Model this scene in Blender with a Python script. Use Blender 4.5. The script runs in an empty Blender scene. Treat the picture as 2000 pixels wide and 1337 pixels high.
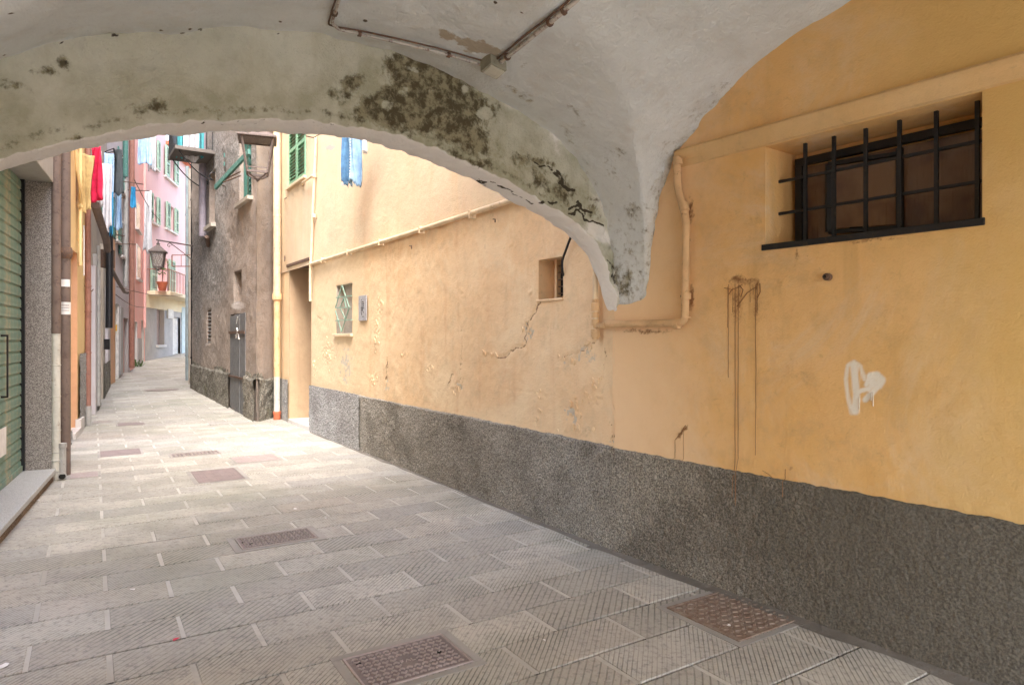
import bpy, math, random
import numpy as np
from mathutils import Vector, Matrix
random.seed(7)
R = math.radians
SC = bpy.context.scene
COL = SC.collection
# ------------------------------------------------------------------ camera, sky, sun, exposure
F, EYE, HOR = 1300.0, 1.6, 658.0           # focal length in pixels of a 2000 px wide picture, eye height, horizon row
cd = bpy.data.cameras.new('camera'); cam = bpy.data.objects.new('camera', cd); COL.objects.link(cam)
cam.location = (0, 0, EYE); cam.rotation_euler = (R(90), 0, 0)
cd.sensor_width = 36; cd.lens = 36 * F / 2000; cd.shift_y = -10.5 / 2000
cd.clip_start = .05; cd.clip_end = 400
SC.camera = cam
world = bpy.data.worlds.new('World'); SC.world = world; world.use_nodes = True
wn = world.node_tree; bg = wn.nodes['Background']
sky = wn.nodes.new('ShaderNodeTexSky'); sky.sky_type = 'NISHITA'; sky.sun_disc = False
SUN_EL, SUN_AZ = 54, 163                    # azimuth clockwise from +Y
sky.sun_elevation = R(SUN_EL); sky.sun_rotation = R(SUN_AZ); sky.air_density = 1.0; sky.dust_density = 3.0
hs = wn.nodes.new('ShaderNodeHueSaturation'); hs.inputs['Saturation'].default_value = .8
wn.links.new(sky.outputs[0], hs.inputs['Color']); wn.links.new(hs.outputs[0], bg.inputs[0])
bg.inputs[1].default_value = .15
sd = bpy.data.lights.new('sun', 'SUN'); sd.energy = .5; sd.angle = R(30); sd.color = (1, .98, .96)
sun = bpy.data.objects.new('sun', sd); COL.objects.link(sun)
_d = Vector((math.sin(R(SUN_AZ)) * math.cos(R(SUN_EL)), math.cos(R(SUN_AZ)) * math.cos(R(SUN_EL)), math.sin(R(SUN_EL))))
sun.rotation_euler = (-_d).to_track_quat('-Z', 'Y').to_euler(); sun.location = _d * 50
SC.view_settings.view_transform = 'Standard'; SC.view_settings.look = 'None'
SC.view_settings.exposure = 3.15; SC.view_settings.gamma = 1
SC.render.engine = 'CYCLES'
SC.cycles.max_bounces = 10; SC.cycles.diffuse_bounces = 8; SC.cycles.use_denoising = True
SC.cycles.sample_clamp_indirect = 8

# ------------------------------------------------------------------ helpers: geometry of the place
def slope(y): return max(0.0, .028 * (y - 12))
def G(px, py):
    """ground point (2D) seen at a pixel of the reference"""
    k = (HOR - py) / F
    d = -EYE / k
    if d > 12: d = (EYE + .028 * 12) / (.028 - k)
    return ((px - 1000) / F * d, d)
def P3(px, py, d): return Vector(((px - 1000) / F * d, d, EYE + (HOR - py) / F * d))
class Wall:
    """vertical plane: origin o, direction u, normal n towards the street"""
    def __init__(s, p0, p1, flip=False):
        L = math.dist(p0, p1); s.o = p0; s.u = ((p1[0]-p0[0])/L, (p1[1]-p0[1])/L); s.L = L
        s.n = (s.u[1], -s.u[0])
        if s.n[0]*(-p0[0]) + s.n[1]*(-p0[1]) < 0: s.n = (-s.n[0], -s.n[1])
        if flip: s.n = (-s.n[0], -s.n[1])
    def pt(s, a, z, off=0.0):
        return Vector((s.o[0]+s.u[0]*a+s.n[0]*off, s.o[1]+s.u[1]*a+s.n[1]*off, z))
    def hit(s, px, py, off=0.0):
        k = (px-1000)/F; ox = s.o[0]+s.n[0]*off; oy = s.o[1]+s.n[1]*off
        a = (k*oy-ox)/(s.u[0]-k*s.u[1]); d = oy+a*s.u[1]
        return a, EYE+(HOR-py)/F*d
    def h(s, px, py, off=0.0):
        a, z = s.hit(px, py, off); return s.pt(a, z, off)
def proj(V):
    y = np.maximum(V[:, 1], .3)
    return 1000+F*V[:, 0]/y, HOR-F*(V[:, 2]-EYE)/y

# ------------------------------------------------------------------ helpers: noise and masks on numpy arrays
def vnoise(x, y, seed=0):
    xi = np.floor(x).astype(np.int64); yi = np.floor(y).astype(np.int64); fx = x-xi; fy = y-yi
    fx = fx*fx*(3-2*fx); fy = fy*fy*(3-2*fy)
    def hsh(i, j):
        n = (i*374761393+j*668265263+seed*974711) & 0x7fffffff
        n = ((n ^ (n >> 13))*1274126177) & 0x7fffffff
        return ((n ^ (n >> 16)) & 0xffff)/65535.0
    return ((hsh(xi, yi)*(1-fx)+hsh(xi+1, yi)*fx)*(1-fy)+(hsh(xi, yi+1)*(1-fx)+hsh(xi+1, yi+1)*fx)*fy)
def fbm(x, y, seed=0, o=4):
    r = 0; a = .5; t = 0
    for k in range(o):
        r = r+a*vnoise(x*2**k, y*2**k, seed+k*17); t += a; a *= .5
    return r/t
def seg_dist(px, py, pts):
    d = np.full(px.shape, 1e9)
    for (x0, y0), (x1, y1) in zip(pts[:-1], pts[1:]):
        dx, dy = x1-x0, y1-y0; L = dx*dx+dy*dy+1e-9
        t = np.clip(((px-x0)*dx+(py-y0)*dy)/L, 0, 1)
        d = np.minimum(d, np.hypot(px-x0-t*dx, py-y0-t*dy))
    return d
def poly_sd(px, py, pts):
    """distance to a closed outline, positive inside"""
    d = seg_dist(px, py, list(pts)+[pts[0]]); ins = np.zeros(px.shape, bool)
    n = len(pts)
    for i in range(n):
        x0, y0 = pts[i]; x1, y1 = pts[(i+1) % n]
        c = ((y0 > py) != (y1 > py)) & (px < (x1-x0)*(py-y0)/((y1-y0) if y1 != y0 else 1e-9)+x0)
        ins ^= c
    return np.where(ins, d, -d)
def blob(px, py, cx, cy, rx, ry, ang=0):
    c, s_ = math.cos(R(ang)), math.sin(R(ang)); dx = px-cx; dy = py-cy
    return 1-np.hypot((dx*c+dy*s_)/rx, (-dx*s_+dy*c)/ry)
def sstep(a, b, x):
    t = np.clip((x-a)/(b-a), 0, 1); return t*t*(3-2*t)

# ------------------------------------------------------------------ helpers: objects
def wloc(o):
    v = Vector((0, 0, 0))
    while o is not None: v += o.location; o = o.parent
    return v
def tag(o, label=None, cat=None, group=None, kind=None):
    if label: o['label'] = label
    if cat: o['category'] = cat
    if group: o['group'] = group
    if kind: o['kind'] = kind
    return o
def thing(name, loc, label, cat, group=None):
    o = bpy.data.objects.new(name, None); COL.objects.link(o); o.location = loc; o.empty_display_size = .2
    return tag(o, label, cat, group)
def link_mesh(name, V, Fc, m, parent=None, smooth=False, attrs=None, origin=None):
    V = np.asarray(V, dtype=np.float64)
    if parent is not None: base = np.array(wloc(parent))
    elif origin is not None: base = np.array(origin, dtype=float)
    else: base = np.array([(V[:, 0].min()+V[:, 0].max())/2, (V[:, 1].min()+V[:, 1].max())/2, V[:, 2].min()])
    me = bpy.data.meshes.new(name)
    if isinstance(Fc, np.ndarray):
        n = len(Fc); me.vertices.add(len(V)); me.vertices.foreach_set('co', (V-base).ravel())
        me.loops.add(n*4); me.loops.foreach_set('vertex_index', Fc.ravel().astype(np.int32))
        me.polygons.add(n); me.polygons.foreach_set('loop_start', np.arange(0, n*4, 4, dtype=np.int32))
        me.update(calc_edges=True); me.validate()
    else:
        me.from_pydata([tuple(v) for v in (V-base)], [], Fc); me.update()
    if smooth: me.shade_smooth()
    if attrs:
        for k, a in attrs.items():
            at = me.attributes.new(k, 'FLOAT', 'POINT'); at.data.foreach_set('value', np.asarray(a, dtype=np.float32))
    o = bpy.data.objects.new(name, me); COL.objects.link(o)
    if m: me.materials.append(m)
    if parent is not None: o.parent = parent
    else: o.location = Vector(base)
    return o
class MB:
    def __init__(s): s.v = []; s.f = []
    def add(s, vs, fs):
        n = len(s.v); s.v += [tuple(v) for v in vs]; s.f += [tuple(i+n for i in f) for f in fs]; return s
    def hexa(s, p):
        return s.add(p, [(0, 3, 2, 1), (4, 5, 6, 7), (0, 1, 5, 4), (1, 2, 6, 5), (2, 3, 7, 6), (3, 0, 4, 7)])
    def wbox(s, W, a0, a1, z0, z1, o0, o1):
        return s.hexa([W.pt(a0, z0, o0), W.pt(a1, z0, o0), W.pt(a1, z0, o1), W.pt(a0, z0, o1),
                       W.pt(a0, z1, o0), W.pt(a1, z1, o0), W.pt(a1, z1, o1), W.pt(a0, z1, o1)])
    def box(s, c, sx, sy, sz, rz=0):
        c = Vector(c); e = Vector((math.cos(rz), math.sin(rz), 0)); g = Vector((-e.y, e.x, 0)); k = Vector((0, 0, 1))
        P = lambda i, j, l: c+e*(sx/2*i)+g*(sy/2*j)+k*(sz/2*l)
        return s.hexa([P(-1, -1, -1), P(1, -1, -1), P(1, 1, -1), P(-1, 1, -1), P(-1, -1, 1), P(1, -1, 1), P(1, 1, 1), P(-1, 1, 1)])
    def beam(s, p, q, w, t, up=Vector((0, 0, 1))):
        """rectangular bar from p to q, w across, t along up"""
        p = Vector(p); q = Vector(q); d = (q-p).normalized(); x = d.cross(Vector(up))
        if x.length < 1e-4: x = d.cross(Vector((1, 0, 0)))
        x.normalize(); y = x.cross(d)
        a = [e+x*(w/2*i)+y*(t/2*j) for e in (p, q) for i, j in ((-1, -1), (1, -1), (1, 1), (-1, 1))]
        return s.hexa(a)
    def tube(s, pts, r, seg=10, caps=True):
        pts = [Vector(p) for p in pts]; n = len(pts); rs = r if isinstance(r, (list, tuple)) else [r]*n
        d0 = (pts[1]-pts[0]).normalized(); ref = Vector((0, 0, 1)) if abs(d0.z) < .9 else Vector((1, 0, 0))
        x = d0.cross(ref).normalized(); vs = []
        for i, p in enumerate(pts):
            if i == 0: t = d0
            elif i == n-1: t = (pts[-1]-pts[-2]).normalized()
            else:
                t = ((pts[i]-pts[i-1]).normalized()+(pts[i+1]-pts[i]).normalized())
                t = t.normalized() if t.length > 1e-6 else d0
            x = (x-t*x.dot(t)); x = x.normalized() if x.length > 1e-6 else t.orthogonal().normalized()
            y = t.cross(x); k = 1.0
            if 0 < i < n-1:
                c = (pts[i]-pts[i-1]).normalized().dot(t); k = 1/max(c, .5)
            for j in range(seg):
                a = 2*math.pi*j/seg; vs.append(p+x*(math.cos(a)*rs[i])+y*(math.sin(a)*rs[i]))
        fs = [(i*seg+j, i*seg+(j+1) % seg, (i+1)*seg+(j+1) % seg, (i+1)*seg+j) for i in range(n-1) for j in range(seg)]
        if caps: fs += [tuple(range(seg))[::-1], tuple((n-1)*seg+j for j in range(seg))]
        return s.add(vs, fs)
    def grid(s, P):
        """P[i][j] points"""
        n, m = len(P), len(P[0])
        return s.add([p for r in P for p in r], [(i*m+j, (i+1)*m+j, (i+1)*m+j+1, i*m+j+1) for i in range(n-1) for j in range(m-1)])
    def build(s, name, m, parent=None, smooth=False, bevel=0, seg=2, attrs=None, origin=None):
        o = link_mesh(name, s.v, s.f, m, parent, False, attrs, origin)
        if smooth:
            o.data.shade_smooth()
            try: o.data.set_sharp_from_angle(angle=R(40))
            except Exception: pass
        if bevel:
            b = o.modifiers.new('bevel', 'BEVEL'); b.width = bevel; b.segments = seg; b.limit_method = 'ANGLE'
        return o
def arc(p, q, r_, n=6):
    """rounded corner helper for polylines: list of points p..., radius r"""
    pts = [Vector(v) for v in p]; out = [pts[0]]
    for a, b, c in zip(pts[:-2], pts[1:-1], pts[2:]):
        d0 = (a-b); d1 = (c-b); rr = min(q, d0.length*.45, d1.length*.45)
        s0 = b+d0.normalized()*rr; s1 = b+d1.normalized()*rr
        for k in range(n+1):
            t = k/n; out.append(s0*(1-t)**2+b*2*t*(1-t)+s1*t*t)
    out.append(pts[-1]); return out
def curve_pts(p, r=.05, n=5): return arc(p, r, None, n)
def wall_grid(W, a0, a1, z0, z1, step, holes=(), offf=None, fine=None):
    def lines(lo, hi, cuts):
        n = max(1, int(round((hi-lo)/step))); L = list(np.linspace(lo, hi, n+1))
        for c in cuts:
            if lo < c < hi:
                k = int(np.argmin([abs(x-c) for x in L])); 
                if 0 < k < len(L)-1 and abs(L[k]-c) < step*.5+1e-9: L[k] = c
                else: L.append(c)
        return np.array(sorted(set(L)))
    A = lines(a0, a1, [v for h_ in holes for v in h_[:2]]); Z = lines(z0, z1, [v for h_ in holes for v in h_[2:4]])
    AA, ZZ = np.meshgrid(A, Z, indexing='ij'); a = AA.ravel(); z = ZZ.ravel()
    off = offf(a, z) if offf else np.zeros_like(a)
    for h_ in holes:   # keep the edge of an opening flat
        d = np.maximum(np.maximum(h_[0]-a, a-h_[1]), np.maximum(h_[2]-z, z-h_[3])); off = off*sstep(-.001, .02, np.abs(d))
    V = np.stack([W.o[0]+W.u[0]*a+W.n[0]*off, W.o[1]+W.u[1]*a+W.n[1]*off, z], 1)
    na, nz = len(A), len(Z)
    I, J = np.meshgrid(np.arange(na-1), np.arange(nz-1), indexing='ij'); I = I.ravel(); J = J.ravel()
    ca = (A[I]+A[I+1])/2; cz = (Z[J]+Z[J+1])/2; keep = np.ones(len(I), bool)
    for h_ in holes: keep &= ~((ca > h_[0]) & (ca < h_[1]) & (cz > h_[2]) & (cz < h_[3]))
    I = I[keep]; J = J[keep]
    Fc = np.stack([I*nz+J, (I+1)*nz+J, (I+1)*nz+J+1, I*nz+J+1], 1)
    # face towards the street
    p = [V[Fc[0, k]] for k in range(3)]; nr = np.cross(p[1]-p[0], p[2]-p[0])
    if nr[0]*W.n[0]+nr[1]*W.n[1] < 0: Fc = Fc[:, ::-1]
    return V, Fc, a, z
def reveal(mb, W, a0, a1, z0, z1, dep, back=True, o0=0.0):
    """inner faces of an opening, thickness dep, with its back"""
    t = .02
    mb.wbox(W, a0-t, a0, z0-t, z1+t, o0-dep, o0-.001); mb.wbox(W, a1, a1+t, z0-t, z1+t, o0-dep, o0-.001)
    mb.wbox(W, a0, a1, z1, z1+t, o0-dep, o0-.001); mb.wbox(W, a0, a1, z0-t, z0, o0-dep, o0-.001)
    if back: mb.wbox(W, a0-t, a1+t, z0-t, z1+t, o0-dep-t, o0-dep)
    return mb

# ------------------------------------------------------------------ helpers: materials
def srgb(r, g, b):
    f = lambda c: (c/12.92 if c <= .04045 else ((c+.055)/1.055)**2.4)
    return (f(r/255), f(g/255), f(b/255))
class N:
    def __init__(s, name, rough=.85):
        s.m = bpy.data.materials.new(name); s.m.use_nodes = True; s.t = s.m.node_tree; s.p = s.t.nodes['Principled BSDF']
        s.p.inputs['Roughness'].default_value = rough; s.p.inputs['Specular IOR Level'].default_value = .3
        tc = s.t.nodes.new('ShaderNodeTexCoord'); s.obj = tc.outputs['Object']
        ge = s.t.nodes.new('ShaderNodeNewGeometry'); s.pos = ge.outputs['Position']
    def n(s, ty, **kw):
        x = s.t.nodes.new(ty)
        for k, v in kw.items(): setattr(x, k, v)
        return x
    def l(s, a, b): s.t.links.new(a, b)
    def put(s, sock, v):
        if hasattr(v, 'is_linked') or isinstance(v, bpy.types.NodeSocket): s.l(v, sock)
        else: sock.default_value = (v+(1,) if isinstance(v, tuple) and len(v) == 3 and sock.type == 'RGBA' else v)
    def noise(s, scale, det=5, rough=.6, vec=None, dist=0.0, sc=None):
        x = s.n('ShaderNodeTexNoise'); x.inputs['Scale'].default_value = scale; x.inputs['Detail'].default_value = det
        x.inputs['Roughness'].default_value = rough; x.inputs['Distortion'].default_value = dist
        v = vec or s.obj
        if sc:
            mp = s.n('ShaderNodeMapping'); mp.inputs['Scale'].default_value = sc; s.l(v, mp.inputs['Vector']); v = mp.outputs[0]
        s.l(v, x.inputs['Vector']); return x.outputs['Fac']
    def vor(s, scale, feature='F1', vec=None, out='Distance'):
        x = s.n('ShaderNodeTexVoronoi', feature=feature); x.inputs['Scale'].default_value = scale
        s.l(vec or s.obj, x.inputs['Vector']); return x.outputs[out]
    def math(s, op, a, b=0.0, c=0.0):
        x = s.n('ShaderNodeMath', operation=op)
        for i, v in enumerate((a, b, c)): s.put(x.inputs[i], v)
        return x.outputs[0]
    def ramp(s, fac, lo, hi, a=0.0, b=1.0):
        x = s.n('ShaderNodeMapRange', interpolation_type='SMOOTHSTEP'); s.put(x.inputs[0], fac)
        for i, v in enumerate((lo, hi, a, b)): x.inputs[i+1].default_value = v
        return x.outputs[0]
    def mix(s, fac, a, b, mode='MIX'):
        x = s.n('ShaderNodeMix', data_type='RGBA', blend_type=mode)
        s.put(x.inputs[0], fac); s.put(x.inputs[6], a); s.put(x.inputs[7], b); return x.outputs[2]
    def attr(s, name):
        x = s.n('ShaderNodeAttribute'); x.attribute_name = name; return x.outputs['Fac']
    def rnd(s): return s.n('ShaderNodeObjectInfo').outputs['Random']
    def bump(s, h, dist, strength=1.0, prev=None):
        x = s.n('ShaderNodeBump'); x.inputs['Strength'].default_value = strength; x.inputs['Distance'].default_value = dist
        s.l(h, x.inputs['Height'])
        if prev: s.l(prev, x.inputs['Normal'])
        return x.outputs[0]
    def done(s, color=None, normal=None, rough=None, metal=None):
        if color is not None: s.put(s.p.inputs['Base Color'], color)
        if normal is not None: s.l(normal, s.p.inputs['Normal'])
        if rough is not None: s.put(s.p.inputs['Roughness'], rough)
        if metal is not None: s.put(s.p.inputs['Metallic'], metal)
        return s.m
def mul(c, k): return tuple(v*k for v in c)
def plaster(name, c1, c2=None, stain=None, streak=None, b=.004, layers=(), fine=90, mot=.5, spk=.22, fade=None):
    """painted or bare render: cloudy base, streaks running down, trowel relief"""
    q = N(name, .92); c2 = c2 or mul(c1, .86)
    col = q.mix(q.ramp(q.noise(.9, 6, .62), .34, .68), c1, c2)
    col = q.mix(q.ramp(q.noise(5.5, 6, .7), .45, .72, 0, mot), col, mul(c1, .78))
    col = q.mix(q.ramp(q.noise(7, 4, .6, sc=(1, 1, .09)), .52, .78, 0, .45), col, streak or mul(c2, .72))
    if fade: col = q.mix(q.ramp(q.noise(.7, 7, .7, dist=1.2), .46, .64, 0, .8), col, fade)
    if stain: col = q.mix(q.ramp(q.noise(1.7, 8, .72), .56, .70, 0, .7), col, stain)
    col = q.mix(q.ramp(q.noise(42, 3, .7), .6, .78, 0, .25), col, mul(c1, .6))
    col = q.mix(q.ramp(q.noise(14, 7, .78, dist=.6), .56, .70, 0, spk), col, mul(c1, .52))
    col = q.mix(q.ramp(q.noise(19, 6, .75), .60, .72, 0, .35), col, tuple(min(.88, v*1.12) for v in c1))
    dots = q.math('MULTIPLY', q.ramp(q.vor(11), .0, .045, 1, 0), q.ramp(q.noise(3.1, 3, .6), .48, .6))
    col = q.mix(q.math('MULTIPLY', dots, .75), col, mul(c1, .3))
    lays = []
    for i, (an, lc, ns, amt, sh) in enumerate(layers):
        v = q.math('ADD', q.attr(an), q.math('MULTIPLY', q.math('SUBTRACT', q.noise(ns, 6, .68), .5), amt))
        fac = q.ramp(v, .5-sh, .5+sh)
        if isinstance(lc, list): lc = q.mix(q.ramp(q.noise(ns*.8, 5, .7), .42, .62), lc[0], lc[1])
        col = q.mix(fac, col, lc); lays.append(fac)
    h = q.math('ADD', q.noise(fine, 5, .7), q.math('MULTIPLY', q.noise(fine*.16, 4, .6), 1.6))
    nr = q.bump(h, b, .9)
    return q.done(col, nr)
def roughcast(name, c1, c2, b=.011, sc=66, moss=None, near=None):
    q = N(name, .95)
    g = q.noise(sc, 6, .78)
    col = q.mix(q.ramp(g, .40, .60), mul(c1, .28), mul(c1, 1.12))
    col = q.mix(q.ramp(q.noise(1.3, 6, .65), .4, .66), col, q.mix(q.ramp(g, .42, .60), mul(c2, .26), mul(c2, 1.1)))
    if moss: col = q.mix(q.ramp(q.noise(2.6, 6, .75), .56, .7, 0, .6), col, moss)
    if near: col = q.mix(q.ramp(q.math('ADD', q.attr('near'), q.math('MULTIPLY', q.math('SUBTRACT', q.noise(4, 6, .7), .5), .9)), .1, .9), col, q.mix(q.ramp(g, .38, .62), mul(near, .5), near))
    col = q.mix(q.ramp(q.noise(.8, 7, .75), .5, .72, 0, .45), col, mul(c2, .55))
    nr = q.bump(q.math('ADD', g, q.math('MULTIPLY', q.vor(sc*.55), .6)), b, 1)
    return q.done(col, nr)
def paint(name, c, rough=.5, metal=0.0, worn=None, wamt=.5, b=.0008, sc=30):
    q = N(name, rough); col = q.mix(q.ramp(q.noise(6, 5, .6), .35, .7), c, mul(c, .78))
    if worn: col = q.mix(q.ramp(q.noise(sc, 7, .75), .62-.2*wamt, .7-.1*wamt), col, worn)
    nr = q.bump(q.noise(sc*3, 5, .7), b, .8)
    return q.done(col, nr, None, metal)
def cloth(name, c, c2=None):
    q = N(name, .95); col = q.mix(q.ramp(q.noise(9, 5, .6), .35, .7), c, c2 or mul(c, .75))
    w = q.noise(220, 3, .5, sc=(1, 1, 2)); return q.done(col, q.bump(w, .001, .6))
# ------------------------------------------------------------------ ground plan
A = G(1200, 1076); B = G(1880, 1320)
WN = Wall(A, B)                                   # right wall inside the passage, a grows towards the camera
WF = Wall(A, G(608, 842))                         # the same house outside the passage, a grows away
JD = (-.533, .846); ED = (.846, .533)             # paving: along the street / across it
aD0 = WF.hit(608, 842)[0]; aD1 = WF.hit(565, 822)[0]; aF1 = WF.hit(541, 815)[0]
QC = G(501, 823)
Q2, Q3, Q4 = G(453, 800), G(421, 787), G(374, 757)
PE = WF.pt(aF1, 0); W0 = Wall((PE.x, PE.y), QC)
W1 = Wall(QC, Q2); W2 = Wall(Q2, Q3); W3 = Wall(Q3, Q4)
W1B = Wall(QC, Q4)
KL = G(97, 940); K1 = G(0, 1052)
u_ = ((KL[0]-K1[0]), (KL[1]-K1[1])); L_ = math.hypot(*u_); u_ = (u_[0]/L_, u_[1]/L_)
WS = Wall(KL, (KL[0]+u_[0], KL[1]+u_[1]))          # shop wall on the left, a grows away
WY = Wall(G(134, 863), G(167, 829))               # yellow house
Y0 = G(134, 863); Y1 = G(168, 828)
B31 = G(209, 754); B41 = G(254, 724); B51 = G(283, 705)
WG = Wall(Y1, B31); WO = Wall(B31, B41); WP = Wall(B41, B51)
FP1 = (B51[0]-.25*14, B51[1]+14)
WX = Wall(B51, FP1)                               # pink house that closes the street

# ------------------------------------------------------------------ materials
OR1, OR2 = (.78, .51, .245), (.74, .45, .235)
M_near = plaster('stucco_orange', OR1, (.74, .45, .17), stain=(.66, .40, .18), fade=(.72, .55, .36), b=.0035, mot=.75, spk=.35, fine=85, layers=[
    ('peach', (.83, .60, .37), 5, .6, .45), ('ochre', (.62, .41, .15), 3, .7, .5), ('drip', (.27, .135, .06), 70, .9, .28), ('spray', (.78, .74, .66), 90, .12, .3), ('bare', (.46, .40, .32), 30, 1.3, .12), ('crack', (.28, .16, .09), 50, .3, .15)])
M_far = plaster('stucco_peach', (.80, .60, .38), (.76, .53, .31), stain=(.72, .50, .31), fade=(.82, .65, .43), b=.005, mot=.65, spk=.35, fine=70, streak=(.62, .36, .20), layers=[
    ('yell', (.74, .57, .36), 6, .5, .3), ('bare', (.54, .475, .38), 34, 1.3, .12), ('crack', (.28, .17, .1), 50, .3, .15)])
M_upper = plaster('stucco_cream', (.70, .57, .39), (.68, .50, .34), b=.004, mot=.3, streak=(.68, .46, .24), layers=[('bare', (.5, .45, .4), 30, .5, .08)])
M_dado = roughcast('grey_roughcast', (.42, .39, .335), (.28, .255, .215), sc=85, b=.009, near=(.185, .168, .138))  # near: browner tone, with weaker light painted in towards the camera
M_jamb = plaster('shaded_doorway_stucco', (.56, .40, .25), (.49, .34, .21), b=.003)  # wall stucco darkened, shade of the recess put into the colour
M_ochrecloth = cloth('ochre_cloth', (.52, .38, .17), (.40, .28, .12))
M_slab = plaster('dark_brown_slab', (.19, .165, .15), (.13, .115, .10), b=.004)  # dark brown render of the balcony slab
M_dado2 = roughcast('pale_roughcast', (.50, .49, .47), (.40, .38, .36), sc=62)
M_dado3 = roughcast('mossy_roughcast', (.34, .32, .27), (.22, .20, .165), sc=36, moss=(.26, .26, .15))
M_vault = plaster('limewash', (.76, .81, .83), (.68, .725, .74), stain=(.64, .64, .61), b=.016, fine=45, mot=.5, spk=.12, streak=(.6, .59, .55), layers=[
    ('tan', (.45, .40, .32), 18, 1.2, .10), ('mold', [(.13, .115, .07), (.40, .38, .29)], 20, 1.5, .25), ('crack', (.09, .07, .045), 40, .4, .1)])
M_rib = plaster('dingy_limewash', (.70, .71, .63), (.60, .605, .51), stain=(.52, .52, .41), b=.018, fine=45, mot=.75, spk=.4, streak=(.48, .46, .35), layers=[
    ('damp', [(.40, .40, .29), (.54, .55, .45)], 5, 1.0, .35), ('white', (.86, .85, .83), 10, .5, .12), ('mold', [(.10, .085, .05), (.32, .30, .20)], 20, 1.5, .2), ('crack', (.06, .05, .035), 45, 1.1, .14)])
M_brown = plaster('weathered_render', (.38, .315, .265), (.31, .26, .222), stain=(.30, .28, .27), b=.02, fine=38, mot=.9, spk=.6, streak=(.50, .38, .30), layers=[
    ('grey', [(.19, .175, .16), (.40, .375, .35)], 22, 1.3, .4), ('bare', (.62, .58, .55), 20, .6, .1)])
M_granite = (lambda q: q.done(q.mix(q.ramp(q.vor(170, out='Color'), .3, .7), (.36, .33, .305), (.13, .115, .105)), q.bump(q.noise(200, 3), .0006)))(N('granite', .7))
M_granite2 = (lambda q: q.done(q.mix(q.ramp(q.vor(260, out='Color'), .25, .75), (.50, .50, .49), (.30, .30, .295)), q.bump(q.noise(200, 3), .0006)))(N('grey_granite', .6))
M_shutter = paint('green_shutter_metal', (.16, .26, .205), .5, 0, (.30, .29, .20), .8, sc=5)
M_blackiron = paint('black_iron', (.018, .018, .02), .45, 0, (.05, .035, .025), .3)
M_rust = paint('rusty_iron', (.13, .085, .065), .75, 0, (.22, .12, .07), .6)
M_cream = paint('cream_pipe_paint', (.76, .60, .40), .55, 0, (.42, .28, .17), .25, sc=16)
M_ochrepipe = paint('ochre_pipe_paint', (.70, .47, .26), .6, 0, (.35, .21, .11), .3, sc=16)
M_white = paint('white_paint', (.78, .76, .73), .6, 0, (.5, .46, .4), .2)
M_greypipe = paint('grey_plastic', (.40, .39, .37), .5, 0, (.25, .22, .2), .3)
M_palepipe = paint('pale_pipe', (.58, .56, .50), .5, 0, (.36, .31, .26), .4, sc=14)
M_brownpipe = paint('brown_pipe', (.17, .125, .105), .6, 0, (.10, .07, .06), .5, sc=18)
M_redpipe = paint('red_brown_pipe', (.33, .16, .12), .6, 0, (.2, .1, .08), .4, sc=18)
M_terra = paint('terracotta_pipe', (.55, .16, .08), .6, 0, (.3, .12, .07), .4)
M_green = paint('green_louvre_paint', (.22, .42, .26), .5, 0, (.36, .42, .32), .3, sc=14)
M_dkgreen = paint('dark_green_paint', (.05, .15, .12), .5, 0, (.16, .2, .17), .3, sc=14)
M_teal = paint('teal_paint', (.08, .20, .17), .5, 0, (.3, .42, .4), .3, sc=14)
M_palegreen = paint('pale_green_paint', (.30, .44, .34), .6, 0, (.5, .58, .5), .3, sc=8)
M_wood = paint('grey_old_wood', (.17, .175, .18), .85, 0, (.30, .28, .25), .3, b=.003, sc=20)
M_dark = paint('dark_void', (.02, .018, .016), .9)
M_pink = plaster('pink_stucco', (.62, .40, .40), (.62, .43, .42), b=.004, mot=.15, streak=(.50, .31, .31))
M_pink2 = plaster('salmon_stucco', (.80, .44, .40), (.78, .50, .46), b=.004, mot=.3, streak=(.60, .33, .28))
M_orangehouse = plaster('orange_house_stucco', (.75, .30, .12), (.7, .34, .16), b=.004)
M_yellow = plaster('yellow_stucco', (.78, .59, .29), (.74, .50, .24), b=.004, mot=.3, streak=(.6, .4, .2))
M_beige = plaster('beige_render', (.52, .46, .38), (.42, .38, .33), stain=(.34, .32, .29), b=.008, mot=.5)
M_grey = plaster('grey_render', (.46, .44, .43), (.38, .37, .36), stain=(.3, .29, .28), b=.006, mot=.5)
M_lilac = plaster('lilac_grey_render', (.60, .56, .58), (.52, .49, .51), b=.006, mot=.3)
M_creamwall = plaster('cream_stucco', (.82, .72, .52), (.78, .66, .46), b=.004, mot=.3)
M_orangew = plaster('apricot_stucco', (.72, .42, .24), (.62, .37, .22), b=.005, mot=.4)
M_reddoor = paint('red_orange_door', (.58, .15, .07), .6, 0, (.62, .5, .44), .5, sc=5)
M_cement = plaster('cement', (.37, .35, .32), (.29, .275, .25), b=.002, mot=.4)
M_marble = plaster('marble_step', (.66, .63, .6), (.58, .55, .52), b=.001, mot=.2)
def _glass():
    q = N('ribbed_window_glass', .18); q.p.inputs['Specular IOR Level'].default_value = .6
    return q.done(q.mix(q.ramp(q.noise(3.5, 3, .5), .4, .62), (.10, .052, .035), (.17, .10, .06)), q.bump(q.noise(60, 2, .5, sc=(1.6, 1.6, .12)), .003, 1), .18)
M_glass = _glass()
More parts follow.
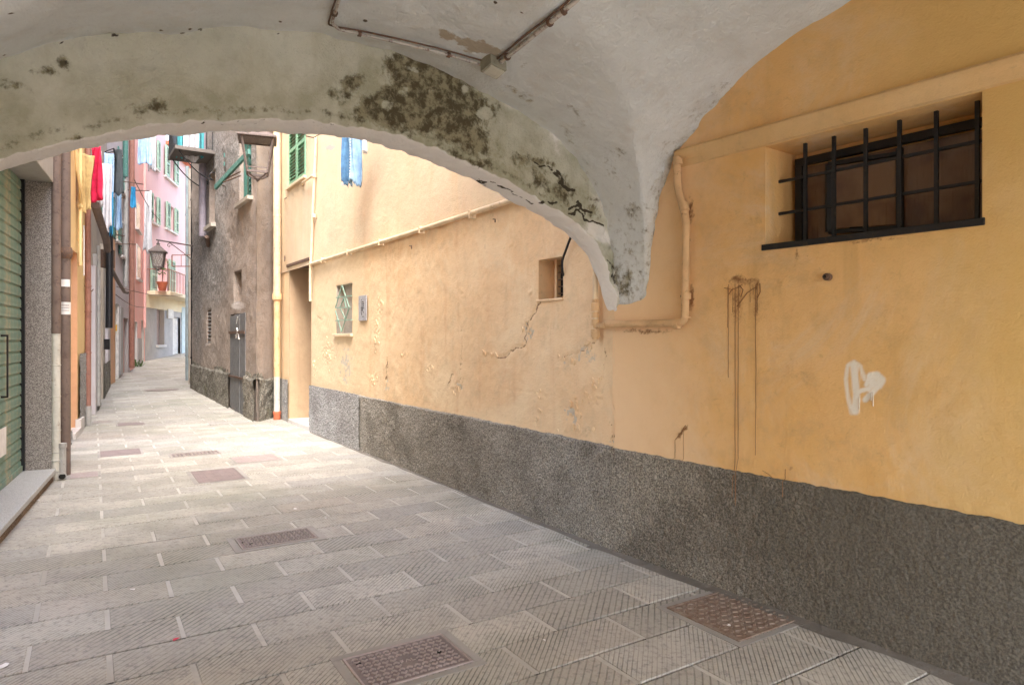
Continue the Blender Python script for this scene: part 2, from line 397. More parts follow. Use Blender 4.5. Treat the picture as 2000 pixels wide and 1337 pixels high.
# ------------------------------------------------------------------ street: base sheet, mortar, stones
def pave_mat():
    q = N('grooved_paving_stone', .8)
    r = q.math('FRACT', q.math('ADD', q.rnd(), q.attr('rnd')))
    g = q.attr('gco')
    wide = q.math('GREATER_THAN', r, .72)
    per = q.math('ADD', .0235, q.math('MULTIPLY', wide, .012))
    wob = q.math('MULTIPLY', q.math('SUBTRACT', q.noise(9, 2, .5, vec=q.pos), .5), .006)
    fr = q.math('FRACT', q.math('DIVIDE', q.math('ADD', q.math('ADD', g, 5.0), wob), per))
    tri = q.math('ABSOLUTE', q.math('SUBTRACT', fr, .5))             # 0 in the groove, .5 on the ridge
    wear = q.ramp(q.noise(2.2, 4, .6, vec=q.pos), .35, .75, .25, 1.0)
    groove = q.math('MULTIPLY', q.ramp(tri, .05, .17, 1, 0), wear)
    base = q.mix(q.ramp(r, 0, 1), (.52, .49, .42), (.36, .34, .29))
    base = q.mix(q.ramp(q.math('FRACT', q.math('MULTIPLY', r, 7.3)), .55, 1, 0, .6), base, (.36, .35, .325))
    base = q.mix(q.ramp(q.math('FRACT', q.math('MULTIPLY', r, 13.7)), .75, 1, 0, .6), base, (.40, .355, .30))
    base = q.mix(q.ramp(q.noise(3.2, 7, .7, vec=q.pos), .4, .7, 0, .5), base, (.25, .235, .205))
    base = q.mix(q.ramp(q.noise(26, 6, .75, vec=q.pos), .48, .66, 0, .7), base, (.15, .14, .13))
    base = q.mix(q.ramp(q.noise(70, 3, .75, vec=q.pos), .62, .7, 0, .5), base, (.45, .44, .42))
    base = q.mix(q.ramp(q.noise(.55, 4, .6, vec=q.pos), .46, .66, 0, .5), base, (.25, .255, .18))
    base = q.mix(.12, base, (.6, .58, .56))
    gum = q.math('MULTIPLY', q.ramp(q.vor(4.5, vec=q.pos), .02, .055, 1, 0), q.ramp(q.noise(1.7, 2, .5, vec=q.pos), .45, .6))
    base = q.mix(q.math('MULTIPLY', gum, .7), base, (.14, .13, .12))
    base = q.mix(q.math('MULTIPLY', groove, .85), base, (.105, .10, .085))
    h = q.math('SUBTRACT', q.math('MULTIPLY', q.noise(60, 5, .7, vec=q.pos), .5), groove)
    return q.done(base, q.bump(h, .0035, .9))
M_pave = pave_mat()
M_mortar = plaster('joint_mortar', (.54, .52, .47), (.40, .38, .34), b=.003, mot=.5)
M_soil = plaster('joint_dirt', (.07, .06, .05), (.05, .043, .035), b=.004)
street = MB()
ys = [-25, -6, 0, 6, 12, 16, 20, 26, 32, 40, 60, 110]; xs = [-70, -30, -15, -6, 0, 6, 15, 40]
street.grid([[Vector((x, y, slope(y)-.014)) for y in ys] for x in xs])
street = street.build('street', M_soil); tag(street, kind='structure')
pz = MB(); pz.grid([[Vector((x, y, -.006)) for y in (-25, -14, -4.2)] for x in (-30, -15, 0, 15, 30)])  # unseen pale ground behind the camera, added to bounce light upward
pz.build('square', plaster('bounce_paving', (.55, .53, .50), (.48, .465, .44)), street)
RW, SL, V0, U0 = .33, .69, 3.606, .07
stone_ang = math.atan2(ED[1], ED[0])
def uv2w(u, v): return (u*ED[0]+v*JD[0], u*ED[1]+v*JD[1])
def w2uv(p): return (p[0]*ED[0]+p[1]*ED[1], p[0]*JD[0]+p[1]*JD[1])
def stone_geo(rg, L=SL, Wd=RW):
    l, w = L/2-.011, Wd/2-.006; c = .005
    j = lambda a: a+rg.uniform(-.003, .003)
    out = [(-l, -w), (l, -w), (l, w), (-l, w)]
    ring = []
    for (x, y) in out: ring.append((j(x), j(y)))
    V = [(x, y, -.03) for x, y in ring]+[(x, y, -.005) for x, y in ring]
    V += [(x-math.copysign(c, x), y-math.copysign(c, y), rg.uniform(-.0012, .0008)) for x, y in ring]
    Fq = [(8, 9, 10, 11)]+[(i+4, (i+1) % 4+4, (i+1) % 4+8, i+8) for i in range(4)]+[(i, (i+1) % 4, (i+1) % 4+4, i+4) for i in range(4)]
    return V, Fq
# where stones can be seen: between the two house lines
def in_street(p):
    x, y = p
    a = (x-WS.o[0])*WS.n[0]+(y-WS.o[1])*WS.n[1]
    if y < 10.2 and a < -.3: return False
    if y >= 8:
        k = (HOR-0)/1
        xl = np.interp(y, [8, 10.2, 12.2, 16, 19, 23, 25, 30.2, 38], [-5.6, -6.95, -8.0, -10.1, -11.75, -14, -15, -16.9, -18.9])
        if x < xl-.35: return False
    if y < 4.98: xr = .77+(4.976-y)*.742+.42
    else: xr = np.interp(y, [4.98, 11.3, 12.45, 12.9, 14.1, 16.1, 18.2, 22, 40], [.77, -3.41, -4.1, -4.55, -5.8, -7.1, -8.7, -9.4, -9.6])+.45
    return x < xr
lids = []   # (corner pixels) -> filled in below; stones under an iron cover are left out
def px_rect(cs):
    P = [w2uv(G(*c)) for c in cs]; us = [p[0] for p in P]; vs = [p[1] for p in P]
    us.sort(); vs.sort()
    if len(P) == 4: return (us[0]+us[1])/2, (us[2]+us[3])/2, (vs[0]+vs[1])/2, (vs[2]+vs[3])/2
lid_px = {
 'front': [(660, 1288), (863, 1239), (929, 1294), (722, 1348)],
 'rust': [(1304, 1192), (1404, 1150), (1564, 1204), (1456, 1254)],
 'mid': [(458, 1054), (603, 1029), (617, 1050), (474, 1074)],
 'square': [(373, 920), (460, 915), (477, 934), (387, 944)],
 'brown': [(453, 893), (534, 886), (543, 897), (463, 905)],
 'slim': [(328, 887), (425, 879), (431, 885), (340, 893)],
 'left': [(194, 881), (272, 876), (277, 885), (197, 893)],
 'farright': [(228, 826), (279, 823), (285, 829), (232, 832)],
 'farleft': [(182, 823), (216, 821), (219, 824), (184, 827)],
 'grate': [(136, 925), (190, 921), (192, 930), (138, 934)]}
lid_r = {k: px_rect(v) for k, v in lid_px.items()}
cands = []
for r_ in range(-26, 115):
    v = V0+RW*(r_+.5); off = U0+(SL/2 if r_ % 2 else 0)
    for k in range(-34, 16):
        u = off+SL*(k+.5); p = uv2w(u, v)
        if p[1] > 38 or not in_street(p): continue
        if any(u-SL/2 > q0-.02 and u+SL/2 < q1+.02 and v-RW/2 > q2-.02 and v+RW/2 < q3+.02 for q0, q1, q2, q3 in lid_r.values()): continue
        cands.append((u, v, p, r_, k))
def vis(p):
    if p[1] < 2.2: return False
    px = 1000+F*p[0]/p[1]; return -180/ p[1]*3 < px < 2000+900/p[1]
seen = sorted([c for c in cands if vis(c[2])], key=lambda c: math.hypot(*c[2]))
near = seen[:296]; rest = seen[296:]+[c for c in cands if not vis(c[2])]
rg = random.Random(3); variants = []
for k in range(8):
    V, Fq = stone_geo(rg); me = bpy.data.meshes.new('paving_stone'); me.from_pydata(V, [], Fq); me.update()
    at = me.attributes.new('gco', 'FLOAT', 'POINT'); at.data.foreach_set('value', [(x-y)/math.sqrt(2) for x, y, z in V])
    me.materials.append(M_pave); variants.append(me)
for (u, v, p, r_, k) in near:
    o = bpy.data.objects.new('paving_stone', rg.choice(variants)); COL.objects.link(o); o.parent = street
    o.location = Vector((p[0], p[1], slope(p[1])+rg.uniform(-.002, .0015)))-street.location
    o.rotation_euler = (rg.uniform(-.003, .003)+(.028*JD[1] if p[1] > 12 else 0), rg.uniform(-.002, .002), stone_ang+rg.uniform(-.002, .002))
VV = []; FF = []; GG = []; RR = []
for (u, v, p, r_, k) in rest:
    V, Fq = stone_geo(rg); n = len(VV); q = rg.random()
    for x, y, z in V:
        wx = p[0]+x*ED[0]+y*JD[0]; wy = p[1]+x*ED[1]+y*JD[1]
        VV.append((wx, wy, z+slope(wy))); GG.append((x-y)/math.sqrt(2)); RR.append(q)
    FF += [tuple(i+n for i in f) for f in Fq]
o = link_mesh('far_paving', VV, FF, M_pave, street, attrs={'gco': GG, 'rnd': RR}); o['kind'] = 'stuff'
# mortar in the cross joints, flush but 2 mm lower
mj = MB()
for (u, v, p, r_, k) in cands:
    q = uv2w(u+SL/2, v); z = slope(q[1]); e = Vector((ED[0], ED[1], 0)); jn = Vector((JD[0], JD[1], 0)); c = Vector((q[0], q[1], z-.0035))
    w, l = .0135, RW/2-.005
    mj.add([c-e*w-jn*l, c+e*w-jn*l, c+e*w+jn*l, c-e*w+jn*l], [(0, 1, 2, 3)])
# the one course joint that is filled white
for i in range(26):
    v = V0+RW*7; u0_ = -3.75+i*.3
    a_, b_ = uv2w(u0_, v-.006), uv2w(u0_+.3, v-.006); c_, d_ = uv2w(u0_+.3, v+.006), uv2w(u0_, v+.006)
    mj.add([Vector((*q, .0012)) for q in (a_, b_, c_, d_)], [(0, 1, 2, 3)])
o = mj.build('joint_mortar', M_mortar, street); o['kind'] = 'stuff'
M_foot = plaster('packed_dirt', (.20, .18, .155), (.13, .115, .095), stain=(.30, .28, .25), b=.01, mot=.8)
# cement packed along the foot of the right wall
cm = MB()
prev = None; P = []
for i in range(60):
    a = -.2+i*.09; w = .03+.07*vnoise(np.array([a*3.0]), np.array([.5]), 4)[0]+.05*vnoise(np.array([a*11.0]), np.array([2.5]), 5)[0]
    P.append([WN.pt(a, .001, w), WN.pt(a, .004, w-.03), WN.pt(a, .018, .0), WN.pt(a, .02, -.05)])
cm.grid(P); cm.build('wall_foot_dirt', M_foot, street, smooth=True)
cm = MB(); P = []
for i in range(80):
    a = -.1+i*.096; w = .03+.05*vnoise(np.array([a*3.0]), np.array([.5]), 8)[0]
    P.append([WF.pt(a, .001, w), WF.pt(a, .006, w-.015), WF.pt(a, .014, .0), WF.pt(a, .015, -.05)])
cm.grid(P); cm.build('wall_foot_dirt', M_foot, street, smooth=True)

# ------------------------------------------------------------------ iron covers in the paving
def lid_paint(name, c1, c2, rust=None):
    q = N(name, .7); col = q.mix(q.ramp(q.noise(8, 6, .7), .38, .68), c1, c2)
    if rust: col = q.mix(q.ramp(q.noise(18, 6, .75), .42, .62), col, rust)
    col = q.mix(q.ramp(q.noise(90, 4, .7), .5, .8, 0, .5), col, mul(c1, .4))
    return q.done(col, q.bump(q.noise(200, 4, .7), .001), None, .0)
ML_base = lid_paint('cover_recess', (.19, .155, .148), (.24, .20, .19))
ML1 = lid_paint('cast_iron', (.34, .285, .27), (.42, .35, .33)); ML2 = lid_paint('rusty_cast_iron', (.25, .19, .15), (.32, .26, .21), (.19, .125, .09))
ML3 = lid_paint('pale_cast_iron', (.36, .32, .29), (.30, .265, .24)); ML4 = lid_paint('pink_paint_iron', (.27, .215, .205), (.22, .18, .17))
def cover(key, label, m, stud='v', rim=.0, surround=.05, lid_z=.006, group=None, name='manhole_cover', cat='manhole cover'):
    u0, u1, v0, v1 = lid_r[key]; cu, cv = (u0+u1)/2, (v0+v1)/2; c = uv2w(cu, cv); z = slope(c[1])
    t = thing(name, (c[0], c[1], z), label, cat, group)
    X = Vector((*ED, 0)); Y = Vector((*JD, 0)); Cn = Vector((c[0], c[1], z)); hu, hv = (u1-u0)/2, (v1-v0)/2
    def bx(mb, a0, a1, b0, b1, z0, z1, ins=.0):
        P = lambda a, b, zz, s=0: Cn+X*(a-math.copysign(s, a-(a0+a1)/2))+Y*(b-math.copysign(s, b-(b0+b1)/2))+Vector((0, 0, zz))
        mb.hexa([P(a0, b0, z0), P(a1, b0, z0), P(a1, b1, z0), P(a0, b1, z0), P(a0, b0, z1, ins), P(a1, b0, z1, ins), P(a1, b1, z1, ins), P(a0, b1, z1, ins)])
    if surround:
        s = MB(); q = surround; gp = .006
        bx(s, -hu-q, hu+q, -hv-q, -hv-gp, -.02, .0022, .002); bx(s, -hu-q, hu+q, hv+gp, hv+q, -.02, .0022, .002)
        bx(s, -hu-q, -hu-gp, -hv-gp, hv+gp, -.02, .0021, .001); bx(s, hu+gp, hu+q, -hv-gp, hv+gp, -.02, .0021, .001)
        s.build('surround', M_cement, t)
    l = MB(); bx(l, -hu, hu, -hv, hv, -.02, lid_z-.003, .002)
    o = l.build('lid', ML_base if stud in ('v', 'dash') and key != 'rust' else m, t)
    fr = MB(); w = .014
    bx(fr, -hu, hu, -hv, -hv+w, lid_z-.0045, lid_z+.001, .002); bx(fr, -hu, hu, hv-w, hv, lid_z-.0045, lid_z+.001, .002)
    bx(fr, -hu, -hu+w, -hv+w, hv-w, lid_z-.0045, lid_z+.001, .002); bx(fr, hu-w, hu, -hv+w, hv-w, lid_z-.0045, lid_z+.001, .002)
    fr.build('rim', m, o)
    st = MB()
    if stud in ('v', 'dash'):
        du, dv = (.040, .034) if stud == 'v' else (.046, .040)
        nu, nv = int((2*hu-.06)/du), int((2*hv-.05)/dv)
        for i in range(nu):
            for j in range(nv):
                a = -hu+.03+(i+.5)*(2*hu-.06)/nu; b = -hv+.025+(j+.5)*(2*hv-.05)/nv
                if stud == 'v' and abs(a) < .05 and abs(b) < .035 and key == 'front': continue
                zz = lid_z
                def P(da, db, s): return Cn+X*(a+da)+Y*(b+db)+Vector((0, 0, zz+s))
                if stud == 'v':
                    k = 1 if j % 2 else -1
                    for sx in (-1, 1):
                        p0 = (0, -.009*k); p1 = (sx*.014, .007*k)
                        st.beam(P(*p0, -.001), P(*p1, -.001), .0085, .009)
                else:
                    k = 1 if (i+j) % 2 else -1
                    st.beam(P(-.012, -.006*k, -.001), P(.012, .006*k, -.001), .010, .010)
    elif stud == 'bar':
        n = int(2*hu/.045)
        for i in range(n):
            a = -hu+.03+i*(2*hu-.06)/max(1, n-1); bx(st, a-.009, a+.009, -hv+.02, hv-.02, lid_z-.005, lid_z+.001, .002)
    elif stud == 'rib':
        n = int(2*hu/.03)
        for i in range(n):
            a = -hu+.03+i*(2*hu-.06)/max(1, n-1)
            if abs(abs(a)-hu*.33) < .03: continue
            bx(st, a-.005, a+.005, -hv+.02, hv-.02, lid_z-.005, lid_z, .002)
    if st.v:
        so = st.build('tread_pattern', m, o); so['kind'] = 'stuff'
    if key in ('front', 'mid'):
        for a, b in ((hu*.62, -hv*.05), (-hu*.8, hv*.5)) if key == 'front' else ((-hu*.86, hv*.1), (-hu*.7, -hv*.3)):
            hm = MB(); hm.tube([Cn+X*a+Y*b+Vector((0, 0, lid_z-.004)), Cn+X*a+Y*b+Vector((0, 0, lid_z+.0022))], .012, 10); hm.build('lifting_hole', M_dark, o)

    return t, Cn, X, Y, hu, hv
tF = cover('front', 'large pinkish iron manhole cover with raised chevrons in the foreground paving', ML1, 'v', surround=.05)
txt = MB()                                           # worn raised mark in the middle of the lid
_t, Cn, X, Y, hu, hv = tF
for (a0, b0, a1, b1) in [(-.035, .012, -.035, -.012), (-.035, .012, -.02, .012), (-.035, 0, -.022, 0), (-.012, -.012, 0, .012), (0, .012, .012, -.012), (.022, .012, .022, -.012), (.022, -.012, .038, -.012)]:
    txt.beam(Cn+X*a0+Y*b0+Vector((0, 0, .005)), Cn+X*a1+Y*b1+Vector((0, 0, .005)), .0045, .004)
txt.build('raised_mark', ML1, _t)
cover('rust', 'rusty brown iron cover with short dashes against the foot of the orange wall', ML2, 'dash', surround=.045)
cover('mid', 'long narrow iron cover in a mossy surround, halfway up the passage floor', ML3, 'v', surround=.055)
cover('square', 'large ribbed iron cover with two plain bands, behind the mossy narrow cover', ML4, 'rib', surround=.05)
cover('brown', 'dark brown ribbed iron cover nearest the doorway on the right', ML1, 'bar', surround=.03)
cover('slim', 'thin weathered iron strip cover left of the dark brown ribbed one', ML3, 'dash', surround=.03)
cover('left', 'pale pink worn iron cover nearest the yellow house', ML4, 'rib', surround=.03)
cover('farright', 'small pale pink cover far up the street, right one of two beyond the yellow house', ML4, 'bar', surround=.03)
cover('farleft', 'small grey cover far up the street beside the red-brown pipe', ML3, 'bar', surround=.03)
cover('grate', 'small slotted drain grate at the foot of the dark pipes by the yellow house', ML1, 'bar', surround=.03, name='drain_grate', cat='drain grate')
q = G(316, 761); t = thing('round_cover', (q[0], q[1], slope(q[1])), 'round pinkish manhole cover far up the street before the bend', 'manhole cover')
mb = MB(); c = Vector((q[0], q[1], slope(q[1]))); mb.tube([c, c+Vector((0, .0, .008))], .42, 28); mb.build('lid', ML4, t)
mb = MB()
for k in range(7): mb.box(c+Vector((0, -.3+k*.1, .010)), .5, .03, .008)
mb.build('tread_pattern', ML3, t)['kind'] = 'stuff'
# litter
def scrap(px, py, s, m, label, cat='litter', name='paper_scrap', group=None):
    q = G(px, py); mb = MB(); rr = random.Random(px); pts = []
    n = 7
    for i in range(n):
        a = 2*math.pi*i/n; r_ = s*rr.uniform(.5, 1); pts.append(Vector((q[0]+math.cos(a)*r_, q[1]+math.sin(a)*r_, slope(q[1])+.003+rr.uniform(0, .006))))
    top = [p+Vector((0, 0, .0015)) for p in pts]
    mb.add(pts+top, [tuple(range(n))[::-1], tuple(range(n, 2*n))]+[(i, (i+1) % n, (i+1) % n+n, i+n) for i in range(n)])
    o = mb.build(name, m); tag(o, label, cat, group); return o
M_paper = paint('paper', (.8, .78, .76), .8); M_redp = paint('red_scrap', (.62, .04, .08), .6)
scrap(343, 1249, .022, M_redp, 'tiny red scrap lying on a foreground paving stone', name='petal_scrap')
for i, (x, y, s, l) in enumerate([(258, 1152, .02, 'white paper scrap on the grooved paving left of centre'), (577, 994, .022, 'white scrap near the white mortar line, left of the cover'), (636, 1012, .012, 'tiny white scrap just beside the white mortar line, right of the cover'),
        (596, 865, .05, 'white scrap on the paving below the doorway step'), (75, 977, .02, 'white speck beside the shop doorstep'), (1063, 1252, .012, 'tiny white speck between the two front covers'), (1424, 1222, .016, 'pale crumb lying on the rusty cover'), (5, 1302, .03, 'white scrap at the lower left corner of the paving')]):
    scrap(x, y, s, M_paper, l)
# twig at wall foot
t = MB(); p = Vector((*G(1625, 1226), .02)); t.tube([p, p+Vector((.05, -.05, .005)), p+Vector((.09, -.11, -.005))], .006, 6); t.tube([p+Vector((.0, -.01, 0)), p+Vector((.04, .0, .03)), p+Vector((.07, .03, .05))], .004, 6)
tag(t.build('dry_leaf_twig', M_dark), 'dark dry twig lying at the foot of the roughcast wall', 'twig')
# ------------------------------------------------------------------ the orange house: passage wall and street wall
aS = 6.0                                            # wall runs behind the camera
house = thing('orange_house', WN.pt(0, 0), 'orange and peach stuccoed house filling the right side, grey roughcast base', 'house')
wa0, wz0 = 1.250, 2.150; wa1, wz1 = 2.364, 2.735
ZD = .775
def near_off(a, z): return (fbm(a*2.2, z*2.2, 3, 4)-.5)*.016+(fbm(a*11, z*11, 9, 4)-.5)*.006
def near_attrs(V, a, z):
    px, py = proj(V)
    jx = px+(fbm(a*30, z*30, 5)-.5)*14; jy = py+(fbm(a*30, z*30, 6)-.5)*14
    drip = np.maximum.reduce([blob(jx, jy, 1438, 545, 22, 10, 0), .8*blob(jx, jy, 1462, 547, 30, 6, 8), .9*blob(jx, jy, 1478, 556, 8, 14, 0), .55*blob(jx, jy, 1440, 590, 14, 60), .45*blob(jx, jy, 1478, 600, 8, 50), .5*blob(jx, jy, 1450, 552, 40, 14), .9*blob(jx, jy, 1336, 838, 17, 7, -55), blob(jx, jy, 1330, 848, 6, 16, 20),
        .9*blob(jx, jy, 1542, 914, 9, 6, -30), 1.1*blob(jx, jy, 1350, 580, 9, 34, 0), .8*blob(jx, jy, 1349, 410, 6, 40), .7*blob(jx, jy, 1260, 646, 80, 5), .6*blob(jx, jy, 1555, 492, 5, 24), .6*blob(jx, jy, 1700, 470, 90, 5, -6), .6*blob(jx, jy, 1325, 340, 6, 40), .5*blob(jx, jy, 1190, 665, 8, 40), .8*blob(jx, jy, 1322, 330, 6, 10)])
    sp = np.full(a.shape, 0.0)
    def stroke(pts, w, k=1.0): return k*np.exp(-(seg_dist(px, py, pts)/w)**2)
    sp = np.maximum.reduce([stroke([(1663, 806), (1656, 775), (1652, 740), (1656, 713), (1668, 706), (1680, 714), (1688, 740)], 6, .72),
        stroke([(1668, 712), (1670, 740), (1673, 770), (1670, 800)], 7.5, 1.1), stroke([(1668, 795), (1671, 802)], 9, 1),
        stroke([(1700, 735), (1712, 733), (1722, 742), (1716, 752), (1702, 746)], 9, 1.1), stroke([(1722, 745), (1705, 765), (1690, 780)], 7, .95),
        stroke([(1676, 764), (1700, 758)], 5, .95), stroke([(1706, 730), (1696, 740), (1692, 752)], 6, .85)])
    cr = np.maximum.reduce([np.exp(-(seg_dist(jx, py, l)/w)**2)*k for l, w, k in [
        ([(1184, 660), (1182, 720), (1176, 760), (1186, 820), (1200, 860)], 1.6, .8), ([(1345, 250+180), (1347, 470)], 3, .6), ([(1555, 470), (1556, 480)], 2, .5)]])
    och = np.clip(sstep(1500, 2050, px)*.75+sstep(420, 60, py)*.3*sstep(1300, 1700, px), 0, 1)  # ochre: yellower paint, deepened to stand in for gloom at the edge
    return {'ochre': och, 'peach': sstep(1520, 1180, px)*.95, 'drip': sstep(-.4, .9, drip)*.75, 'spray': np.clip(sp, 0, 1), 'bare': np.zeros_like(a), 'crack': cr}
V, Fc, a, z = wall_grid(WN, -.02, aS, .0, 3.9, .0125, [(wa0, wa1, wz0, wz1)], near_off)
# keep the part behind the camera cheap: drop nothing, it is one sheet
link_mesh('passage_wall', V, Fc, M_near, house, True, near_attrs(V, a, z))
def dado(W, a0, a1, ztop, name, m, thick=.022, amp=.016, step=.0095, seed=1, zb=-.05):
    def off(a, z):
        kk = 1-.55*sstep(.8, 2.2, a) if W is WN else 1.0
        o_ = thick+((fbm(a*55, z*55, seed, 3)-.5)*amp+(fbm(a*7, z*7, seed+5, 3)-.5)*amp*1.0)*kk
        return np.where(z > ztop-.004, -.004, o_)
    V, Fc, a, z = wall_grid(W, a0, a1, zb, ztop, step, (), off)
    z = z+np.where(z > ztop-.05, (fbm(a*14, a*0+.5, seed+9, 4)-.5)*.022, 0)
    V[:, 2] = z
    return link_mesh(name, V, Fc, m, house, True, {'near': sstep(.0, 2.2, a)*(1.0 if W is WN else 0.0)})  # near: painted shade grows towards the camera
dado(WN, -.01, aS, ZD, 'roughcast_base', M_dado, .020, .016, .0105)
# barred window
mb = MB(); reveal(mb, WN, wa0, wa1, wz0, wz1, .34)
win = mb.build('window', M_near, house)
mb = MB()
def wf(a0, a1, z0, z1, o0=-.31, o1=-.27): mb.wbox(WN, a0, a1, z0, z1, o0, o1)
wf(wa0+.03, wa1, wz1-.085, wz1-.04); wf(wa0+.03, wa0+.075, wz0, wz1-.085); wf(wa1-.04, wa1, wz0, wz1-.085); wf(wa0+.075, wa1-.04, wz0, wz0+.04)
mb.build('window_frame', M_blackiron, win, bevel=.003)
am = (wa0+wa1)/2+.02
mb = MB(); mb.wbox(WN, wa0+.08, wa1-.045, wz0+.045, wz1-.09, -.325, -.318); mb.build('pane', M_glass, win)
mb = MB(); p0 = WN.pt(am+.05, wz0+.05, -.30); p1 = WN.pt(am+.05, wz1-.1, -.30)
mb.beam(p0, p1, .03, .03, WN.pt(1, 0)-WN.pt(0, 0)); 
q0 = WN.pt(am-.30, wz0+.06, -.205); q1 = WN.pt(am-.30, wz1-.13, -.205)
mb.beam(q0, q1, .022, .03); mb.beam(p0, q0, .03, .022); mb.beam(p1+Vector((0, 0, -.03)), q1, .03, .022)
mb.build('open_sash', M_blackiron, win, bevel=.002)
mb = MB(); mb.hexa([p0+Vector((0, 0, .02)), q0+Vector((0, 0, .02)), q0+Vector((.004, .004, .02)), p0+Vector((.004, .004, .02)), p1+Vector((0, 0, -.05)), q1+Vector((0, 0, -.02)), q1+Vector((.004, .004, -.02)), p1+Vector((.004, .004, -.05))])
mb.build('pane', M_glass, win)
def bar_at(px):
    return WN.hit(px, 350, -.035)[0]
for px in (1573, 1629, 1691, 1757, 1829, 1909):
    a_ = WN.hit(px, 350, -.13)[0]
    mb = MB(); mb.wbox(WN, a_-.009, a_+.009, wz0-.005, wz1+.004, -.139, -.121); mb.build('bar', M_blackiron, win)
for z_ in (wz0+.20, wz0+.395):
    mb = MB(); mb.wbox(WN, wa0, wa1, z_-.008, z_+.008, -.155, -.140); mb.build('crossbar', M_blackiron, win)
mb = MB(); mb.wbox(WN, wa0-.018, wa1+.012, wz0-.034, wz0+.001, -.09, .012); mb.build('sill', M_blackiron, win, bevel=.003)
M_mould0 = paint('faded_tan_panel', (.30, .19, .10), .7)
i0, i1 = sorted((WN.hit(1695, 400, -.30)[0], WN.hit(1632, 400, -.30)[0]))
mb = MB(); mb.wbox(WN, i0, i1, wz0+.02, wz0+.46, -.316, -.302); ip = mb.build('inner_panel', M_mould0, win)
for k in (0, 1):
    mb = MB(); mb.wbox(WN, i0+(i1-i0)*.45, i0+(i1-i0)*.85, wz0+.07+.2*k, wz0+.19+.2*k, -.301, -.297); mb.build('dark_slot', M_dark, ip)
M_mould = plaster('moulding_stucco', (.72, .51, .27), (.68, .45, .21), b=.004, mot=.5, spk=.4)
# moulding over the window: rounded string of mortar hiding a pipe
mb = MB(); P = []
for i in range(60):
    a_ = .60+i*(aS-.60)/59; k = min(1, (a_-.60)/.5)
    P.append([WN.pt(a_, 2.862, .0), WN.pt(a_, 2.858, .026), WN.pt(a_, 2.84, .043), WN.pt(a_, 2.815, .043), WN.pt(a_, 2.80, .034), WN.pt(a_, 2.79-.02*k, .022*k+.004), WN.pt(a_, 2.745, .020*k+.002), WN.pt(a_, 2.738, 0)])
mb.grid(P); mb.build('pipe_moulding', M_mould, house, smooth=True)
# thin runs of dried paint
M_run = paint('dried_brown_paint', (.30, .155, .07), .6); rr = random.Random(5)
for x, y0, y1, w in [(1422, 560, 640, .004), (1424, 555, 737, .004), (1432, 560, 610, .003), (1437, 556, 968, .0045), (1443, 556, 985, .0045), (1466, 550, 590, .003), (1477, 556, 888, .004), (1480, 560, 612, .004), (1472, 560, 575, .003),
        (1336, 845, 900, .0035), (1319, 858, 896, .0035), (1535, 915, 968, .004), (1725, 745, 800, 0), (1676, 776, 800, 0)]:
    if not w: continue
    a0_, z0_ = WN.hit(x, y0); z1_ = WN.hit(x, y1)[1]; n = 14; pts = []
    for i in range(n+1):
        zz = z0_+(z1_-z0_)*i/n; aa = a0_+rr.uniform(-.0015, .0015)
        oo = .005+near_off(np.array([aa]), np.array([zz]))[0]
        if zz < ZD: oo = .036
        pts.append((aa, zz, oo))
    mb = MB()
    for (p, q) in zip(pts[:-1], pts[1:]):
        mb.add([WN.pt(p[0]-w/2, p[1], p[2]), WN.pt(p[0]+w/2, p[1], p[2]), WN.pt(q[0]+w/2, q[1], q[2]), WN.pt(q[0]-w/2, q[1], q[2]), WN.pt(p[0], p[1], p[2]+.001), WN.pt(q[0], q[1], q[2]+.001)], [(0, 4, 5, 3), (4, 1, 2, 5)])
    mb.build('paint_run', M_run, house)
for pts in [[(1424, 575), (1430, 565), (1440, 562), (1450, 556)], [(1478, 560), (1460, 572), (1448, 588), (1440, 598)], [(1445, 557), (1452, 566), (1448, 580)], [(1415, 562), (1432, 566)], [(1320, 858), (1328, 848), (1340, 830)], [(1485, 553), (1486, 570), (1480, 582)], [(1490, 918), (1502, 925), (1512, 934)]]:
    mb = MB()
    for (x0, y0), (x1, y1) in zip(pts[:-1], pts[1:]):
        p = WN.hit(x0, y0); q = WN.hit(x1, y1); w = .0035 if y0 < 900 and x0 < 1600 else .002
        oo = .004+max(near_off(np.array([p[0]]), np.array([p[1]]))[0], near_off(np.array([q[0]]), np.array([q[1]]))[0])
        mb.beam(WN.pt(p[0], p[1], oo), WN.pt(q[0], q[1], oo), w, w)
    mb.build('paint_run', M_run, house) if (x1, y1) == pts[-1] else None
M_wrun = paint('white_spray', (.78, .74, .66), .7)
for x, y0, y1 in [(1679, 775, 799), (1702, 765, 782), (1706, 765, 793)]:
    p = WN.hit(x, y0); q = WN.hit(x, y1); oo = .004+near_off(np.array([p[0]]), np.array([p[1]]))[0]
    mb = MB(); mb.beam(WN.pt(p[0], p[1], oo), WN.pt(p[0], q[1], oo), .004, .003); mb.build('white_paint_run', M_wrun, house)
# little pipe stub
t = MB(); c = WN.hit(1620, 541); t.tube([WN.pt(*c, -.01), WN.pt(*c, .035)], .020, 14); t.tube([WN.pt(*c, .03), WN.pt(*c, .05)], .014, 12)
o = t.build('pipe_stub', M_rust); tag(o, 'short black iron pipe stub poking out of the wall under the barred window', 'pipe stub')
t = MB(); t.tube([WN.pt(*c, .0502), WN.pt(*c, .051)], .009, 12); t.build('bore', M_dark, o)

